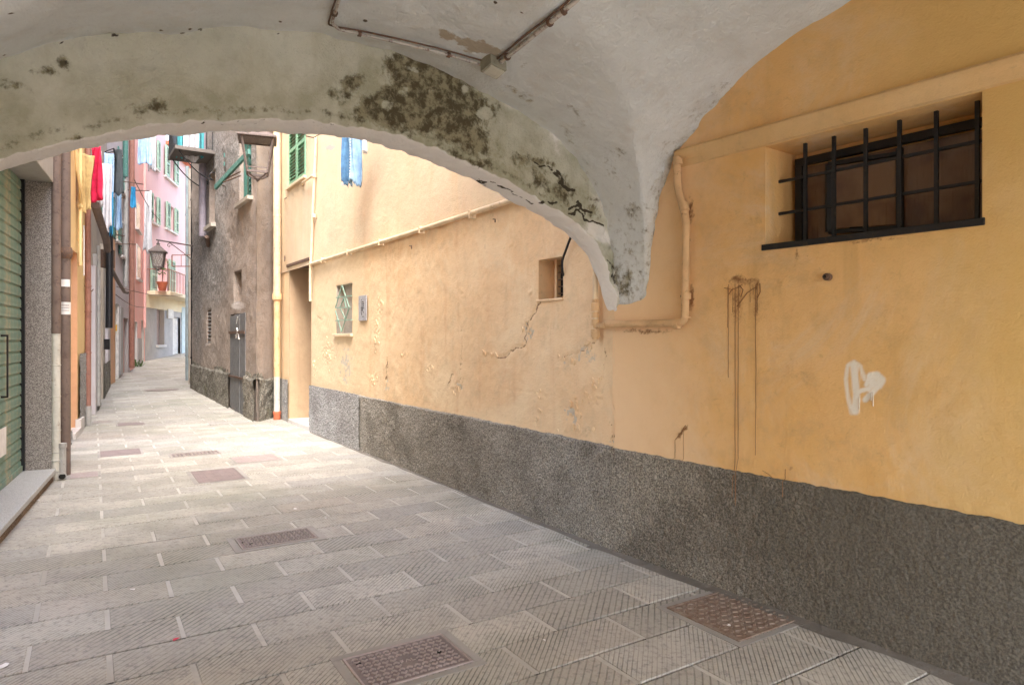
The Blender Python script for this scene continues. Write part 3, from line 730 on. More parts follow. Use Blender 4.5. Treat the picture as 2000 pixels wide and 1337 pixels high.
# ---- street side wall of the same house
ZP = 2.83
sqa0, sqz0 = WF.hit(1100, 583)[0], WF.hit(1075, 583)[1]; sqa1 = WF.hit(1052, 583)[0]; sqz1 = WF.hit(1052, 508)[1]
sta0 = WF.hit(688, 652)[0]; sta1 = WF.hit(657, 652)[0]; stz0 = WF.hit(670, 651)[1]; stz1 = WF.hit(657, 558)[1]
dz1 = WF.hit(566, 521)[1]
def far_feat(V, a):
    px, py = proj(V); return px, py
CR = [([(1056, 588), (1046, 610), (1032, 632), (1028, 655), (1026, 678)], 2.2, 1.), ([(1026, 678), (1012, 676), (1000, 686), (985, 697), (976, 697)], 2.4, 1.), ([(902, 640), (904, 670), (898, 720), (900, 760)], 1.2, .7),
      ([(757, 700), (755, 742)], 1.8, 1.), ([(884, 730), (876, 755)], 2, .9), ([(1166, 664), (1150, 678), (1128, 690)], 2, .8), ([(1120, 690), (1102, 696), (1100, 705)], 2.4, .8), ([(905, 740), (893, 778)], 1.6, .6),
      ([(958, 757), (1040, 766), (1100, 775)], .8, .5), ([(660, 672), (656, 700), (664, 735)], 2, .6), ([(1182, 660), (1181, 700), (1176, 740)], 1.2, .8), ([(1190, 800), (1196, 840), (1194, 862)], 1.2, .7), ([(620, 618), (628, 625)], 2, .8)]
FL = [(1030, 640, 12, 26), (1108, 700, 20, 10), (1150, 672, 18, 12), (735, 650, 8, 40), (730, 740, 12, 20), (740, 600, 7, 30), (640, 690, 16, 30), (612, 720, 8, 30), (1125, 800, 16, 30), (1160, 780, 22, 18), (1215, 810, 10, 20), (1120, 840, 40, 12), (890, 755, 14, 16), (840, 720, 8, 14), (1000, 480, 12, 5),
      (790, 690, 10, 6), (1170, 745, 14, 18), (1200, 790, 8, 12), (1060, 770, 14, 8), (1048, 820, 8, 18), (903, 570, 5, 12), (1037, 570, 5, 10), (960, 690, 24, 6)]
def far_off(a, z):
    V = np.stack([WF.o[0]+WF.u[0]*a, WF.o[1]+WF.u[1]*a, z], 1); px, py = proj(V)
    o_ = (fbm(a*1.6, z*1.6, 13, 4)-.5)*.03+(fbm(a*9, z*9, 19, 4)-.5)*.008
    fl = np.maximum.reduce([np.clip(blob(px, py, *f), 0, 1) for f in FL])
    n = fbm(a*42, z*42, 23, 4)
    o_ = o_+sstep(.0, .5, fl)*(np.where(n > .54, .0035, -.001)+(n-.5)*.007)
    for l, w, k in CR: o_ = o_-.006*k*np.exp(-(seg_dist(px, py, l)/(w*1.3))**2)
    return o_
def far_attrs(V, a, z):
    px, py = proj(V); jx = px+(fbm(a*22, z*22, 35)-.5)*12; jy = py+(fbm(a*22, z*22, 36)-.5)*12; bx_ = px+(fbm(a*14, z*14, 45, 5)-.5)*34; by_ = py+(fbm(a*14, z*14, 46, 5)-.5)*50
    cr = np.maximum.reduce([np.exp(-(seg_dist(jx, jy, l)/(w*.8))**2)*k*.8 for l, w, k in CR])
    fl = np.maximum.reduce([np.clip(blob(px, py, *f), 0, 1) for f in FL]); n = fbm(a*42, z*42, 23, 4)
    cr = np.maximum(cr, sstep(.1, .4, fl)*sstep(.03, 0, np.abs(n-.54))*.6)
    bare = np.maximum.reduce([blob(bx_, by_, 677, 700, 9, 26), blob(bx_, by_, 677, 735, 9, 16), .7*blob(bx_, by_, 1032, 645, 6, 20, 20), .6*blob(bx_, by_, 1100, 700, 8, 12), .8*blob(bx_, by_, 1118, 812, 8, 22), .6*blob(bx_, by_, 758, 752, 6, 12), .6*blob(bx_, by_, 898, 750, 8, 14), .5*blob(bx_, by_, 1205, 862, 40, 8), .4*blob(bx_, by_, 1140, 690, 30, 16)])
    ye = np.maximum(sstep(735, 695, px)*.8, blob(px, py, 1008, 610, 60, 40)*.0)
    return {'crack': cr, 'bare': np.clip(bare*.9+.22, 0, 1)*(bare > -.6), 'yell': ye}
ZS = ZP
hol = [(sqa0, sqa1, sqz0, sqz1), (sta0, sta1, stz0, stz1), (aD0, aD1, -1, dz1)]
V, Fc, a, z = wall_grid(WF, .0, aF1, -.1, ZS, .0125, hol, far_off)
link_mesh('lower_wall', V, Fc, M_far, house, True, far_attrs(V, a, z))
# upper storey stands 15 mm proud of the lower one
sha0, sha1 = WF.hit(599, 300)[0], WF.hit(566, 300)[0]; shz0 = WF.hit(566, 368)[1]
shz1 = shz0+1.55
def up_off(a, z): return .02+(fbm(a*1.3, z*1.3, 43, 4)-.5)*.025
V, Fc, a, z = wall_grid(WF, .0, aF1, ZS, 9.0, .05, [(sha0, sha1, shz0, shz1)], up_off)
px, py = proj(V)
link_mesh('upper_wall', V, Fc, M_upper, house, True, {'bare': np.clip(blob(px, py, 645, 288, 14, 5)+.4, 0, 1)})
dado(WF, .0, aD0-.0, ZD+.01, 'roughcast_base', M_dado, .020, .017, .012, 21)
MBx = MB()
V, Fc, a, z = wall_grid(WF, aD1, aF1, -.05, .80, .02, (), lambda a, z: .03+(fbm(a*50, z*50, 3, 3)-.5)*.015); link_mesh('roughcast_base', V, Fc, M_dado2, house, True)
a7 = WF.hit(706, 800)[0]
V, Fc, a, z = wall_grid(WF, a7, aD0-.005, -.05, ZD+.015, .015, (), lambda a, z: .040+(fbm(a*40, z*40, 3, 3)-.5)*.018); link_mesh('pale_roughcast_patch', V, Fc, M_dado2, house, True)
# doorway recess
mb = MB(); t_ = .02; dp = 1.05
mb.wbox(WF, aD1, aD1+t_, -.02, dz1+.02, -dp, -.004); mb.wbox(WF, aD0-t_, aD0, -.02, dz1+.02, -dp, -.004); mb.wbox(WF, aD0, aD1, dz1, dz1+t_, -dp, -.004)
mb.wbox(WF, aD0-t_, aD1+t_, -.02, dz1, -dp-t_, -dp)
dw = mb.build('doorway', M_jamb, house)
mb = MB(); mb.wbox(WF, aD0+.12, aD1-.12, .1, dz1-.25, -dp+.002, -dp+.05); mb.build('door', M_wood, dw)
mb = MB(); mb.wbox(WF, aD0-.06, aD1+.05, dz1-.005, dz1+.045, -.6, .045); mb.build('lintel', M_rust, dw, bevel=.004)
mb = MB(); mb.wbox(WF, aD0+.003, aD1+.02, -.03, .075, -.6, .02); mb.build('doorstep', M_marble, dw, bevel=.008)
mb = MB(); mb.wbox(WF, aD0+.0, aD0+.05, .16, .22, -.5, -.02); mb.build('jamb_ledge', M_far, dw)
# star grille niche
mb = MB(); reveal(mb, WF, sta0, sta1, stz0, stz1, .13); nic = mb.build('window', M_beige, house)
mb = MB(); mb.wbox(WF, sta0-.04, sta1+.06, stz0-.045, stz0, -.02, .05); mb.build('sill', M_cream, nic, bevel=.006)
def gl(p, q, o=.03, w=.014):
    a_ = WF.h(*p, o); b_ = WF.h(*q, o); m = MB(); m.beam(a_, b_, w, w); m.build('grille_bar', M_palegreen, nic)
for p, q in [((668, 557), (655, 601)), ((668, 557), (682, 600)), ((655, 601), (684, 600)), ((655, 606), (667, 648)), ((682, 600), (667, 648)), ((656, 581), (687, 577)), ((655, 626), (688, 624)), ((664, 600), (672, 582)), ((672, 582), (676, 601)), ((664, 600), (676, 626))]:
    gl(p, q)
# square opening with iron behind
mb = MB(); reveal(mb, WF, sqa0, sqa1, sqz0, sqz1, .17); sq = mb.build('window', M_far, house)
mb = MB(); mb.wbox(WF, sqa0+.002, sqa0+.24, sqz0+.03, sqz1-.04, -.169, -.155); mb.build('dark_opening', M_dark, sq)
for k in range(5):
    mb = MB(); z_ = sqz0+.05+k*.06; mb.tube([WF.pt(sqa0, z_, -.13), WF.pt(sqa0+.23, z_, -.13)], .006, 6); mb.build('grille_bar', M_rust, sq)
mb = MB(); mb.wbox(WF, sqa0+.235, sqa0+.255, sqz0, sqz1, -.168, -.11); mb.build('jamb', M_far, sq)
mb = MB(); mb.wbox(WF, sqa0-.01, sqa1+.01, sqz0-.022, sqz0, -.1, .022); mb.build('sill', M_far, sq, bevel=.006)
# louvred shutters
mb = MB(); reveal(mb, WF, sha0, sha1, shz0, shz1, .2); shw = mb.build('window', M_upper, house)
def leaf(W, a0, a1, z0, z1, o0, o1, m, parent, nsl, tilt=1, rails=(.0, .42, 1.0), w=.055, name='shutter_leaf'):
    mb = MB(); aw = min(w, (a1-a0)*.2)
    mb.wbox(W, a0, a0+aw, z0, z1, o0, o1); mb.wbox(W, a1-aw, a1, z0, z1, o0, o1)
    for r_ in rails:
        zc = z0+(z1-z0)*r_; zc = min(max(zc, z0+w*.6), z1-w*.6); mb.wbox(W, a0+aw, a1-aw, zc-w*.6, zc+w*.6, o0+.003, o1-.003)
    lf = mb.build(name, m, parent)
    base = None
    for k in range(nsl):
        zc = z0+(z1-z0)*(k+.5)/nsl
        if any(abs(zc-min(max(z0+(z1-z0)*r_, z0+w*.6), z1-w*.6)) < w*.6+.01 for r_ in rails): continue
        hh = (z1-z0)/nsl*.55
        if base is None:
            s_ = MB(); s_.hexa([W.pt(a0+aw, -hh, o1-.006), W.pt(a1-aw, -hh, o1-.006), W.pt(a1-aw, -hh+.006, o1), W.pt(a0+aw, -hh+.006, o1), W.pt(a0+aw, hh-.006, o0), W.pt(a1-aw, hh-.006, o0), W.pt(a1-aw, hh, o0+.006), W.pt(a0+aw, hh, o0+.006)])
            V = [(v[0], v[1], v[2]) for v in s_.v]; me = None
            base = link_mesh('slat', np.array(V)+np.array(wloc(lf))*0, s_.f, m, lf); base.location = Vector((0, 0, zc)); bz = zc
            # mesh was made around z = 0
        else:
            c_ = base.copy(); COL.objects.link(c_); c_.parent = lf; c_.location = Vector((0, 0, zc))
    mb = MB()
    return lf
am_ = (sha0+sha1)/2
leaf(WF, sha0+.01, am_-.004, shz0+.03, shz1, -.03, .025, M_green, shw, 26)
leaf(WF, am_+.004, sha1-.01, shz0+.03, shz1, -.03, .025, M_green, shw, 26)
mb = MB(); mb.wbox(WF, sha0-.06, sha1+.06, shz0-.035, shz0+.012, -.1, .07); mb.build('sill', M_upper, shw, bevel=.006)
# enamel name plate
pl = MB(); a0_, a1_ = WF.hit(719, 600)[0], WF.hit(704, 600)[0]; z0_, z1_ = WF.hit(711, 626)[1], WF.hit(711, 577)[1]
pl.wbox(WF, a0_, a1_, z0_, z1_, .016, .028); o = pl.build('wall_plate', paint('dull_grey_plate', (.42, .42, .44), .5, 0, (.2, .2, .22), .6, sc=40), bevel=.003)
tag(o, 'small grey vertical plate with worn dark lettering beside the star grille', 'plate')
mk = MB(); rr = random.Random(2); aw = a1_-a0_
for k in range(9):
    zc = z1_-.06-(z1_-z0_-.12)*k/8
    for c_ in range(3):
        if rr.random() < .75: mk.wbox(WF, a0_+aw*(.32+.12*c_), a0_+aw*(.32+.12*c_)+aw*rr.uniform(.05, .1), zc-.012, zc+rr.uniform(.0, .012), .028, .0292)
mk.build('lettering', M_blackiron, o)
o['category'] = 'plate'

# upper block of the house over the passage, and roof edges
mb = MB()
Nn = Vector((WN.u[1], -WN.u[0], 0)); Nn = Nn if Nn.x < 0 else -Nn; U = Vector((WN.u[0], WN.u[1], 0)); S0 = Vector((A[0], A[1], 0))+U*.05
def VP(s, t, z): p = S0+U*s+Nn*t; return Vector((p.x, p.y, z))
mb.hexa([VP(-.2, -.4, 3.75), VP(5.9, -.4, 3.75), VP(5.9, 4.5, 3.75), VP(-.2, 4.5, 3.75), VP(-.2, -.4, 6.6), VP(5.9, -.4, 6.6), VP(5.9, 4.5, 6.6), VP(-.2, 4.5, 6.6)])
mb.build('room_over_passage', M_upper, house)
o = None
for nm, pts in [('house_body', [WF.pt(-.0, 0, -1.2), WF.pt(aF1, 0, -1.2)])]:
    mb = MB(); mb.wbox(WF, -.3, aF1-.1, -.1, 8.9, -3.2, -1.25); mb.build(nm, M_upper, house)
mb = MB(); mb.wbox(WF, -1, aF1, 8.95, 9.1, -3.2, .05); mb.build('roof', M_terra, house)

# ------------------------------------------------------------------ vault and arch
TM = [(0.0, 1.78), (.03, 2.0), (.08, 2.28), (.16, 2.52), (.26, 2.70), (.42, 2.86), (.64, 2.98), (1.0, 3.10), (1.4, 3.19), (1.87, 3.235), (2.3, 3.22), (2.7, 3.14), (3.1, 3.01), (3.4, 2.89), (3.64, 2.76), (3.85, 2.58), (4.0, 2.36), (4.1, 2.0), (4.2, 1.8)]
TI = [(-.06, 1.72), (.0, 1.80), (.04, 1.92), (.09, 2.06), (.16, 2.20), (.26, 2.30), (.36, 2.365), (.55, 2.455), (.73, 2.515), (1.15, 2.645), (1.53, 2.735), (1.87, 2.775), (2.23, 2.765), (2.56, 2.715), (2.85, 2.65), (3.07, 2.59), (3.41, 2.46), (3.64, 2.345), (3.85, 2.2), (4.0, 2.0), (4.1, 1.8), (4.2, 1.6)]
CS = [(-.3, 1.78), (.08, 1.80), (.22, 1.85), (.28, 1.92), (.31, 2.05), (.335, 2.3), (.36, 2.46), (.44, 2.68), (.53, 2.84), (.79, 3.05), (1.09, 3.24), (1.43, 3.35), (1.75, 3.42), (2.1, 3.44), (3.2, 3.42), (4.2, 3.33), (4.6, 3.12), (5.0, 2.8), (5.25, 2.4), (5.35, 2.0), (5.5, 1.8), (5.9, 1.8)]
def smooth_interp(tb):
    xs = np.array([p[0] for p in tb]); ys = np.array([p[1] for p in tb])
    fx = np.linspace(xs[0], xs[-1], 1200); fy = np.interp(fx, xs, ys); k = np.hanning(31); k /= k.sum()
    sm = np.convolve(np.pad(fy, 15, mode='edge'), k, 'valid'); 
    return lambda x: np.interp(x, fx, sm)
fM, fI, fC = smooth_interp(TM), smooth_interp(TI), smooth_interp(CS)
def vault_z(s, t):
    a_ = fM(t); b_ = fC(s); k = .035
    return np.logaddexp(a_/k, b_/k)*k-.0
def grid_lines(lo, mid, hi, f, c): return np.unique(np.concatenate([np.arange(lo, mid, f), np.arange(mid, hi+1e-6, c)]))
Sx = grid_lines(-.02, .9, 5.55, .010, .03); Tx = grid_lines(-.03, .9, 4.2, .010, .025)
SS, TT = np.meshgrid(Sx, Tx, indexing='ij'); s_ = SS.ravel(); t_ = TT.ravel()
zz = vault_z(s_, t_)
lump = (fbm(s_*3, t_*3, 51, 4)-.5)*.05+(fbm(s_*12+3, t_*12, 57, 4)-.5)*.014
zz = zz+lump
ft_ = np.clip(1-t_/.35, 0, 1)*(s_ < .9)
nx = ft_*(fbm(zz*9, s_*9+t_*9, 65, 4)-.5)*.07+(fbm(s_*2.5+zz*2, t_*2.5, 61, 4)-.5)*.04+(fbm(s_*14+zz*9, t_*14+zz*7, 63, 3)-.5)*.014
V = np.stack([S0.x+U.x*s_+Nn.x*t_+U.x*nx, S0.y+U.y*s_+Nn.y*t_+U.y*nx, zz], 1)
I, J = np.meshgrid(np.arange(len(Sx)-1), np.arange(len(Tx)-1), indexing='ij'); I = I.ravel(); J = J.ravel(); nt = len(Tx)
Fc = np.stack([I*nt+J, I*nt+J+1, (I+1)*nt+J+1, (I+1)*nt+J], 1)
vault = thing('vaulted_ceiling', VP(2, 2, 2.6), 'whitewashed plaster groin vault over the passage with a stained low arch', 'vault')
px, py = proj(V); j1 = (fbm(s_*9, t_*9, 71, 4)-.5); j2 = (fbm(s_*9, t_*9, 73, 4)-.5)
qx = px+j1*40; qy = py+j2*40
TANP = [(850, 60), (890, 68), (945, 80), (990, 92), (975, 110), (930, 98), (905, 85), (865, 78)]
def field(polys, soft=14, px=None, py=None): 
    v = np.maximum.reduce([poly_sd(px, py, p) for p in polys]); return np.clip(.5+v/(2*soft), 0, 1)
MOLDV = [[(1195, 520), (1240, 515), (1245, 560), (1210, 590), (1190, 560)], [(1228, 400), (1246, 405), (1240, 470), (1230, 450)], [(1215, 480), (1235, 490), (1230, 510)], [(985, 160), (1000, 163), (1045, 185), (1040, 200), (1005, 185)], [(1105, 205), (1130, 215), (1160, 250), (1140, 240)], [(1095, 250), (1120, 262), (1135, 285), (1115, 275)], [(1205, 290), (1235, 300), (1230, 312), (1205, 300)], [(1180, 300), (1200, 320), (1215, 360), (1200, 350)], [(1215, 335), (1232, 350), (1228, 362)], [(1010, 108), (1020, 112), (1015, 120)], [(1150, 325), (1162, 345), (1158, 352)]]
SPK = [(75, 60, 9, 4), (16, 23, 6, 3), (25, 25, 12, 4, -15), (120, 83, 6, 3), (223, 69, 14, 5), (318, 60, 10, 5), (368, 57, 9, 5), (392, 58, 7, 4), (453, 58, 4, 3), (542, 66, 5, 4), (210, 88, 4, 3), (713, 40, 5, 8), (967, 5, 8, 3), (356, 65, 3, 3), (1018, 25, 5, 2), (5, 108, 8, 3), (665, 22, 3, 2), (715, 52, 3, 5), (548, 43, 4, 3)]
spk = np.maximum.reduce([blob(px, py, *b_) for b_ in SPK])
att = {'tan': field([TANP], 12, qx, qy), 'mold': np.maximum(field(MOLDV, 16, px+j1*40, py+j2*40)*.58, sstep(.35, .0, t_)*(s_ < 1.)*.33), 'crack': np.clip(spk*1.2, 0, 1)}
link_mesh('vault_web', V, Fc, M_vault, vault, True, att)
def build_rib(s_near, sgn, name, thk=.25, detail=True):
    """arch under the vault: near face, soffit and far face swept across the passage"""
    Tn = np.unique(np.concatenate([np.arange(-.04, .5, .008), np.arange(.5, 4.16, .016 if detail else .06)]))
    Pf = []
    nf = 46 if detail else 10
    for t in Tn:
        zt = float(fM(max(t, 0)))+.06; zi = float(fI(t)); zt = max(zt, zi+.12); row = []
        for k in range(nf+1):
            z_ = zt+(zi+.028-zt)*k/nf; row.append((0.0, z_))
        row += [(-.006, zi+.012), (-.02, zi+.001)]
        th = thk-.11*max(0, 1-max(t, 0)/.5)
        for k in range(1, 16): row.append((-.02-(th-.04)*k/16, zi-.012*math.sin(math.pi*k/16)))
        row += [(-th+.008, zi+.008), (-th, zi+.03), (-th, zi+.2), (-th, zi+.6), (-th, 4.3)]
        Pf.append(row)
    M = len(Pf[0]); arr = np.array(Pf); s0 = s_near+arr[:, :, 0].ravel()*sgn; z0 = arr[:, :, 1].ravel(); t0 = np.repeat(Tn, M)
    un = (fbm(t0*3, z0*3+s0*5, 81, 4)-.5)*.05+(fbm(t0*16, z0*16+s0*11, 83, 4)-.5)*.02
    low = np.exp(-((z0-fI(t0))/.05)**2); vz = (fbm(t0*9+s0*6, z0*0+.5, 85, 4)-.5)*.05*low+(fbm(t0*35+s0*15, s0*30, 87, 3)-.5)*.016*low
    foot_ = np.clip(1-t0/.5, 0, 1); un = un+foot_*((fbm(t0*9+z0*4, z0*9+s0*9, 97, 4)-.5)*.11+(fbm(z0*30+s0*30, t0*30, 98, 3)-.5)*.03)
    s1 = s0+un*np.where(np.arange(len(s0)) % M <= nf+1, 1, .25); z1 = z0+vz
    V = np.stack([S0.x+U.x*s1+Nn.x*t0, S0.y+U.y*s1+Nn.y*t0, z1], 1)
    I, J = np.meshgrid(np.arange(len(Tn)-1), np.arange(M-1), indexing='ij'); I = I.ravel(); J = J.ravel()
    Fc = np.stack([I*M+J, I*M+J+1, (I+1)*M+J+1, (I+1)*M+J], 1)
    px, py = proj(V); j1 = fbm(t0*8, z0*8+s0*7, 91, 5)-.5; j2 = fbm(t0*8, z0*8+s0*7, 93, 5)-.5
    isf = (np.arange(len(s0)) % M) <= nf+1
    whitef = np.where(isf, 0, 1.0)
    wr = np.maximum.reduce([blob(px, py, 1235, 560, 50, 70), blob(px, py, 1170, 455, 45, 22, 35), .9*blob(px, py, 1215, 430, 30, 50), .75*blob(px, py, 1195, 380, 40, 60), .6*blob(px, py, 1000, 200, 30, 20), .5*blob(px, py, 1100, 250, 60, 60)]) if detail else 0*px
    white = np.maximum(whitef, np.clip(.35+wr*.5, 0, 1)) if detail else whitef
    mold = 0*px; ck = 0*px
    if detail:
        qx = px+j1*46; qy = py+j2*46
        MP = [[(765, 105), (800, 108), (850, 112), (905, 128), (945, 150), (915, 160), (925, 175), (950, 195), (952, 212), (975, 210), (965, 228), (940, 240), (955, 262), (968, 290), (952, 312), (925, 300), (895, 285), (860, 275), (800, 262), (740, 245), (700, 240), (694, 215), (745, 180), (768, 150), (755, 125)],
              [(1010, 305), (1070, 318), (1066, 332), (1030, 326), (985, 318)], [(1092, 348), (1108, 352), (1120, 385), (1105, 385), (1092, 375)], [(100, 120), (122, 116), (130, 130), (118, 136), (105, 130)], [(0, 178), (28, 172), (26, 182), (0, 186)],
              [(120, 268), (150, 250), (165, 262), (175, 270), (140, 280)], [(240, 215), (290, 206), (335, 212), (335, 226), (300, 220)], [(650, 180), (700, 150), (715, 165), (680, 190)], [(560, 262), (620, 250), (690, 262), (690, 272), (600, 275)], [(1035, 335), (1075, 352), (1085, 370), (1050, 358)], [(1150, 400), (1165, 395), (1172, 420), (1158, 415)], [(845, 285), (905, 300), (960, 322), (960, 334), (900, 315)],
              [(48, 145), (62, 142), (60, 150)], [(75, 150), (98, 138), (95, 148)], [(400, 232), (420, 222), (430, 232)]]
        mold = field(MP, 20, qx, qy)
        moldlo = field([[(870, 225), (930, 240), (985, 320), (960, 330), (900, 300)]], 30, qx, qy)
        hol_ = np.maximum.reduce([blob(px+j1*20, py+j2*20, *b_) for b_ in [(790, 183, 14, 14), (805, 135, 22, 6, 25), (880, 140, 16, 5, 30), (845, 175, 8, 10, 40), (910, 177, 8, 9), (760, 205, 14, 16, 40), (945, 220, 20, 12, 20)]])
        mold = mold-np.clip(hol_*1.5, 0, .5)
        mold = np.maximum(mold, moldlo*.5)
        edge_ = np.exp(-((z0-fI(t0)-.05)/.03)**2)*(t0 > .3); mold = np.maximum(mold, edge_*.42*isf)
        mold = mold*np.where(isf, 1, .3)
        CK = [([(1040, 322), (1060, 330), (1085, 338), (1100, 352)], 2.2, .9), ([(1050, 386), (1075, 396), (1092, 394)], 2.5, 1), ([(1095, 352), (1108, 365), (1120, 372)], 3, 1), ([(1115, 408), (1135, 415), (1150, 428), (1165, 432), (1178, 440)], 2.4, 1), ([(1118, 400), (1140, 410), (1160, 412)], 2.6, 1), ([(1128, 398), (1150, 420)], 2, .9),
              ([(405, 240), (470, 234), (560, 240), (640, 244), (700, 250)], 2, .45), ([(640, 268), (600, 262)], 1.6, .6), ([(1228, 385), (1236, 415), (1238, 450)], 2.5, .8), ([(1190, 545), (1215, 552)], 2, .6), ([(920, 350), (990, 370), (1040, 392)], 1.6, .8), ([(1188, 515), (1198, 540), (1196, 560)], 2.5, .7)]
        ck = np.maximum.reduce([np.exp(-(seg_dist(px+j1*34, py+j2*34, l)/w)**2)*k for l, w, k in CK])
        top = blob(px, py, 400, 58, 430, 6)*0
        ck = np.maximum(ck, np.clip(np.maximum.reduce([blob(px, py, *b_) for b_ in SPK+[(968, 166, 5, 5), (943, 165, 4, 4), (127, 122, 10, 6), (398, 240, 6, 4), (150, 262, 6, 8, 30)]])*1.2, 0, 1))
    V0_ = V
    return link_mesh(name, V, Fc, M_rib, vault, True, {'damp': np.clip(.30+.35*np.exp(-((z0-fI(t0)-.1)/.16)**2)+.25*(px > 700)*(px < 1150), 0, 1)*isf, 'white': white, 'mold': mold, 'crack': ck})
build_rib(0.0, 1, 'street_arch')
build_rib(5.54, -1, 'rear_arch', detail=False)
# left side wall of the passage
WL = Wall((VP(-.3, 4.12, 0).x, VP(-.3, 4.12, 0).y), (VP(4.5, 4.12, 0).x, VP(4.5, 4.12, 0).y))
mb = MB(); mb.wbox(WL, .0, 6.1, -.05, 3.8, -.3, .0); mb.build('left_pier_wall', M_near, vault)
mb = MB(); mb.wbox(WL, -.2, 6.1, -.05, 4.2, -4.5, -.42); mb.build('sun_block_wing', M_upper, vault)  # unseen wing added beside the passage to stop sun
def vault_hit(px, py, off=.02):
    """point just under the plaster on the sight line through a pixel"""
    best = None
    for d in np.arange(1.4, 5.2, .01):
        p = P3(px, py, d); r_ = p-S0; s = r_.x*U.x+r_.y*U.y; t = r_.x*Nn.x+r_.y*Nn.y
        if s < .02: 
            return p-Vector((0, 0, 0))+U*off
        if t < 0: continue
        if p.z >= float(vault_z(s, t))-off: return p
    return P3(px, py, 3)

fk = MB(); rr = random.Random(12)
for (x, y, rx_, ry_, *_) in FL:
    if y < 600: continue
    for k in range(int(2+rx_*ry_/60)):
        px_ = x+rr.gauss(0, rx_*.5); py_ = y+rr.gauss(0, ry_*.5); a_, z_ = WF.hit(px_, py_)
        if not (.02 < a_ < aD0-.1 and ZD+.04 < z_ < 2.6): continue
        o_ = far_off(np.array([a_]), np.array([z_]))[0]; n = 6; r0 = rr.uniform(.012, .034); ph = rr.uniform(0, 6); tx, tz = rr.uniform(-.25, .25), rr.uniform(.0, .5)
        ring = [(r0*rr.uniform(.5, 1)*math.cos(ph+k2*math.pi*2/n), r0*rr.uniform(.5, 1.1)*math.sin(ph+k2*math.pi*2/n)) for k2 in range(n)]
        top = [WF.pt(a_+u, z_+w, o_+.005+tx*u+tz*max(0, w+r0)*.35) for u, w in ring]; bot = [WF.pt(a_+u, z_+w, o_-.004) for u, w in ring]
        fk.add(top+bot, [tuple(range(n))]+[(i, i+n, (i+1) % n+n, (i+1) % n) for i in range(n)])
o = fk.build('paint_flakes', M_far, house); o['kind'] = 'stuff'
# ------------------------------------------------------------------ pipes and fittings on the orange house
def pipe_thing(name, label, m, pts, r, cat='pipe', rad=.05, seg=12, group=None):
    mb = MB(); P = curve_pts(pts, rad); mb.tube(P, r, seg); o = mb.build(name, m, smooth=True); tag(o, label, cat, group); return o
def collar(parent, p, q, r, m, name='collar'):
    mb = MB(); mb.tube([p, q], r, 14); return mb.build(name, m, parent, smooth=True, bevel=.002)
o = .045
pA = pipe_thing('wall_pipe', 'painted ochre pipe that drops right of the pendant and turns left along the wall', M_ochrepipe,
    [WN.h(1322, 306, o), WN.h(1323, 365, o), WN.h(1340, 425, o), WN.h(1338, 630, o), WN.h(1186, 633, o)], .026, rad=.06)
for a_, b_ in (((1340, 572), (1340, 584)), ((1339, 618), (1339, 622)), ((1327, 633), (1318, 633)), ((1324, 310), (1324, 322)), ((1334, 398), (1338, 412))): collar(pA, WN.h(*a_, o), WN.h(*b_, o), .032, M_ochrepipe)
collar(pA, WN.h(1348, 578, .02), WN.h(1330, 578, .02), .008, M_rust, 'clip')
pB = pipe_thing('wall_pipe', 'pale pipe dropping behind the arch foot to a brass joint left of the pendant', M_cream, [WF.pt(.16, 2.70, .05), WF.pt(.16, 2.1, .05), WF.pt(.16, 1.66, .05)], .02)
for z0_, z1_, r_ in ((1.80, 1.86, .034), (1.75, 1.79, .03), (1.865, 1.89, .028), (1.60, 1.66, .036), (1.585, 1.60, .026), (1.69, 1.735, .030)): collar(pB, WF.pt(.16, z0_, .05), WF.pt(.16, z1_, .05), r_, M_ochrepipe)
mb = MB(); mb.tube([WF.pt(.16, 1.685, .05), WF.pt(.05, 1.69, .05), WN.pt(-.06, 1.69, .05)], .024, 10); mb.build('elbow', M_ochrepipe, pB, smooth=True)
pC = pipe_thing('wall_pipe', 'thin cream pipe running level across the sunlit peach wall above the star grille', M_cream, [WF.pt(aD0-.06, ZP-.01, .055), WF.pt(3, ZP-.0, .055), WF.pt(.1, ZP+.02, .055)], .026)
for a_ in (.9, 2.05, 3.2, 4.4, 5.6, 6.8):
    mb = MB(); mb.wbox(WF, a_-.012, a_+.012, ZP-.045, ZP+.035, .0, .085); mb.build('bracket', M_cream, pC)
a13 = WF.hit(613, 500)[0]
pD = pipe_thing('wall_pipe', 'thin upright cream pipe beside the doorway lintel, with a branch to the shutter sill', M_cream, [WF.pt(a13, 2.2, .06), WF.pt(a13, ZP-.2, .06), WF.h(617, 265, .06)], .024)
mb = MB(); mb.tube(curve_pts([WF.h(613, 345, .06), WF.h(610, 343, .10), WF.h(591, 357, .09), WF.h(590, 362, .03)], .03), .02, 8); mb.build('branch', M_cream, pD, smooth=True)
for y in (340, 418): collar(pD, WF.h(614, y, .06), WF.h(614, y+7, .06), .034, M_cream)
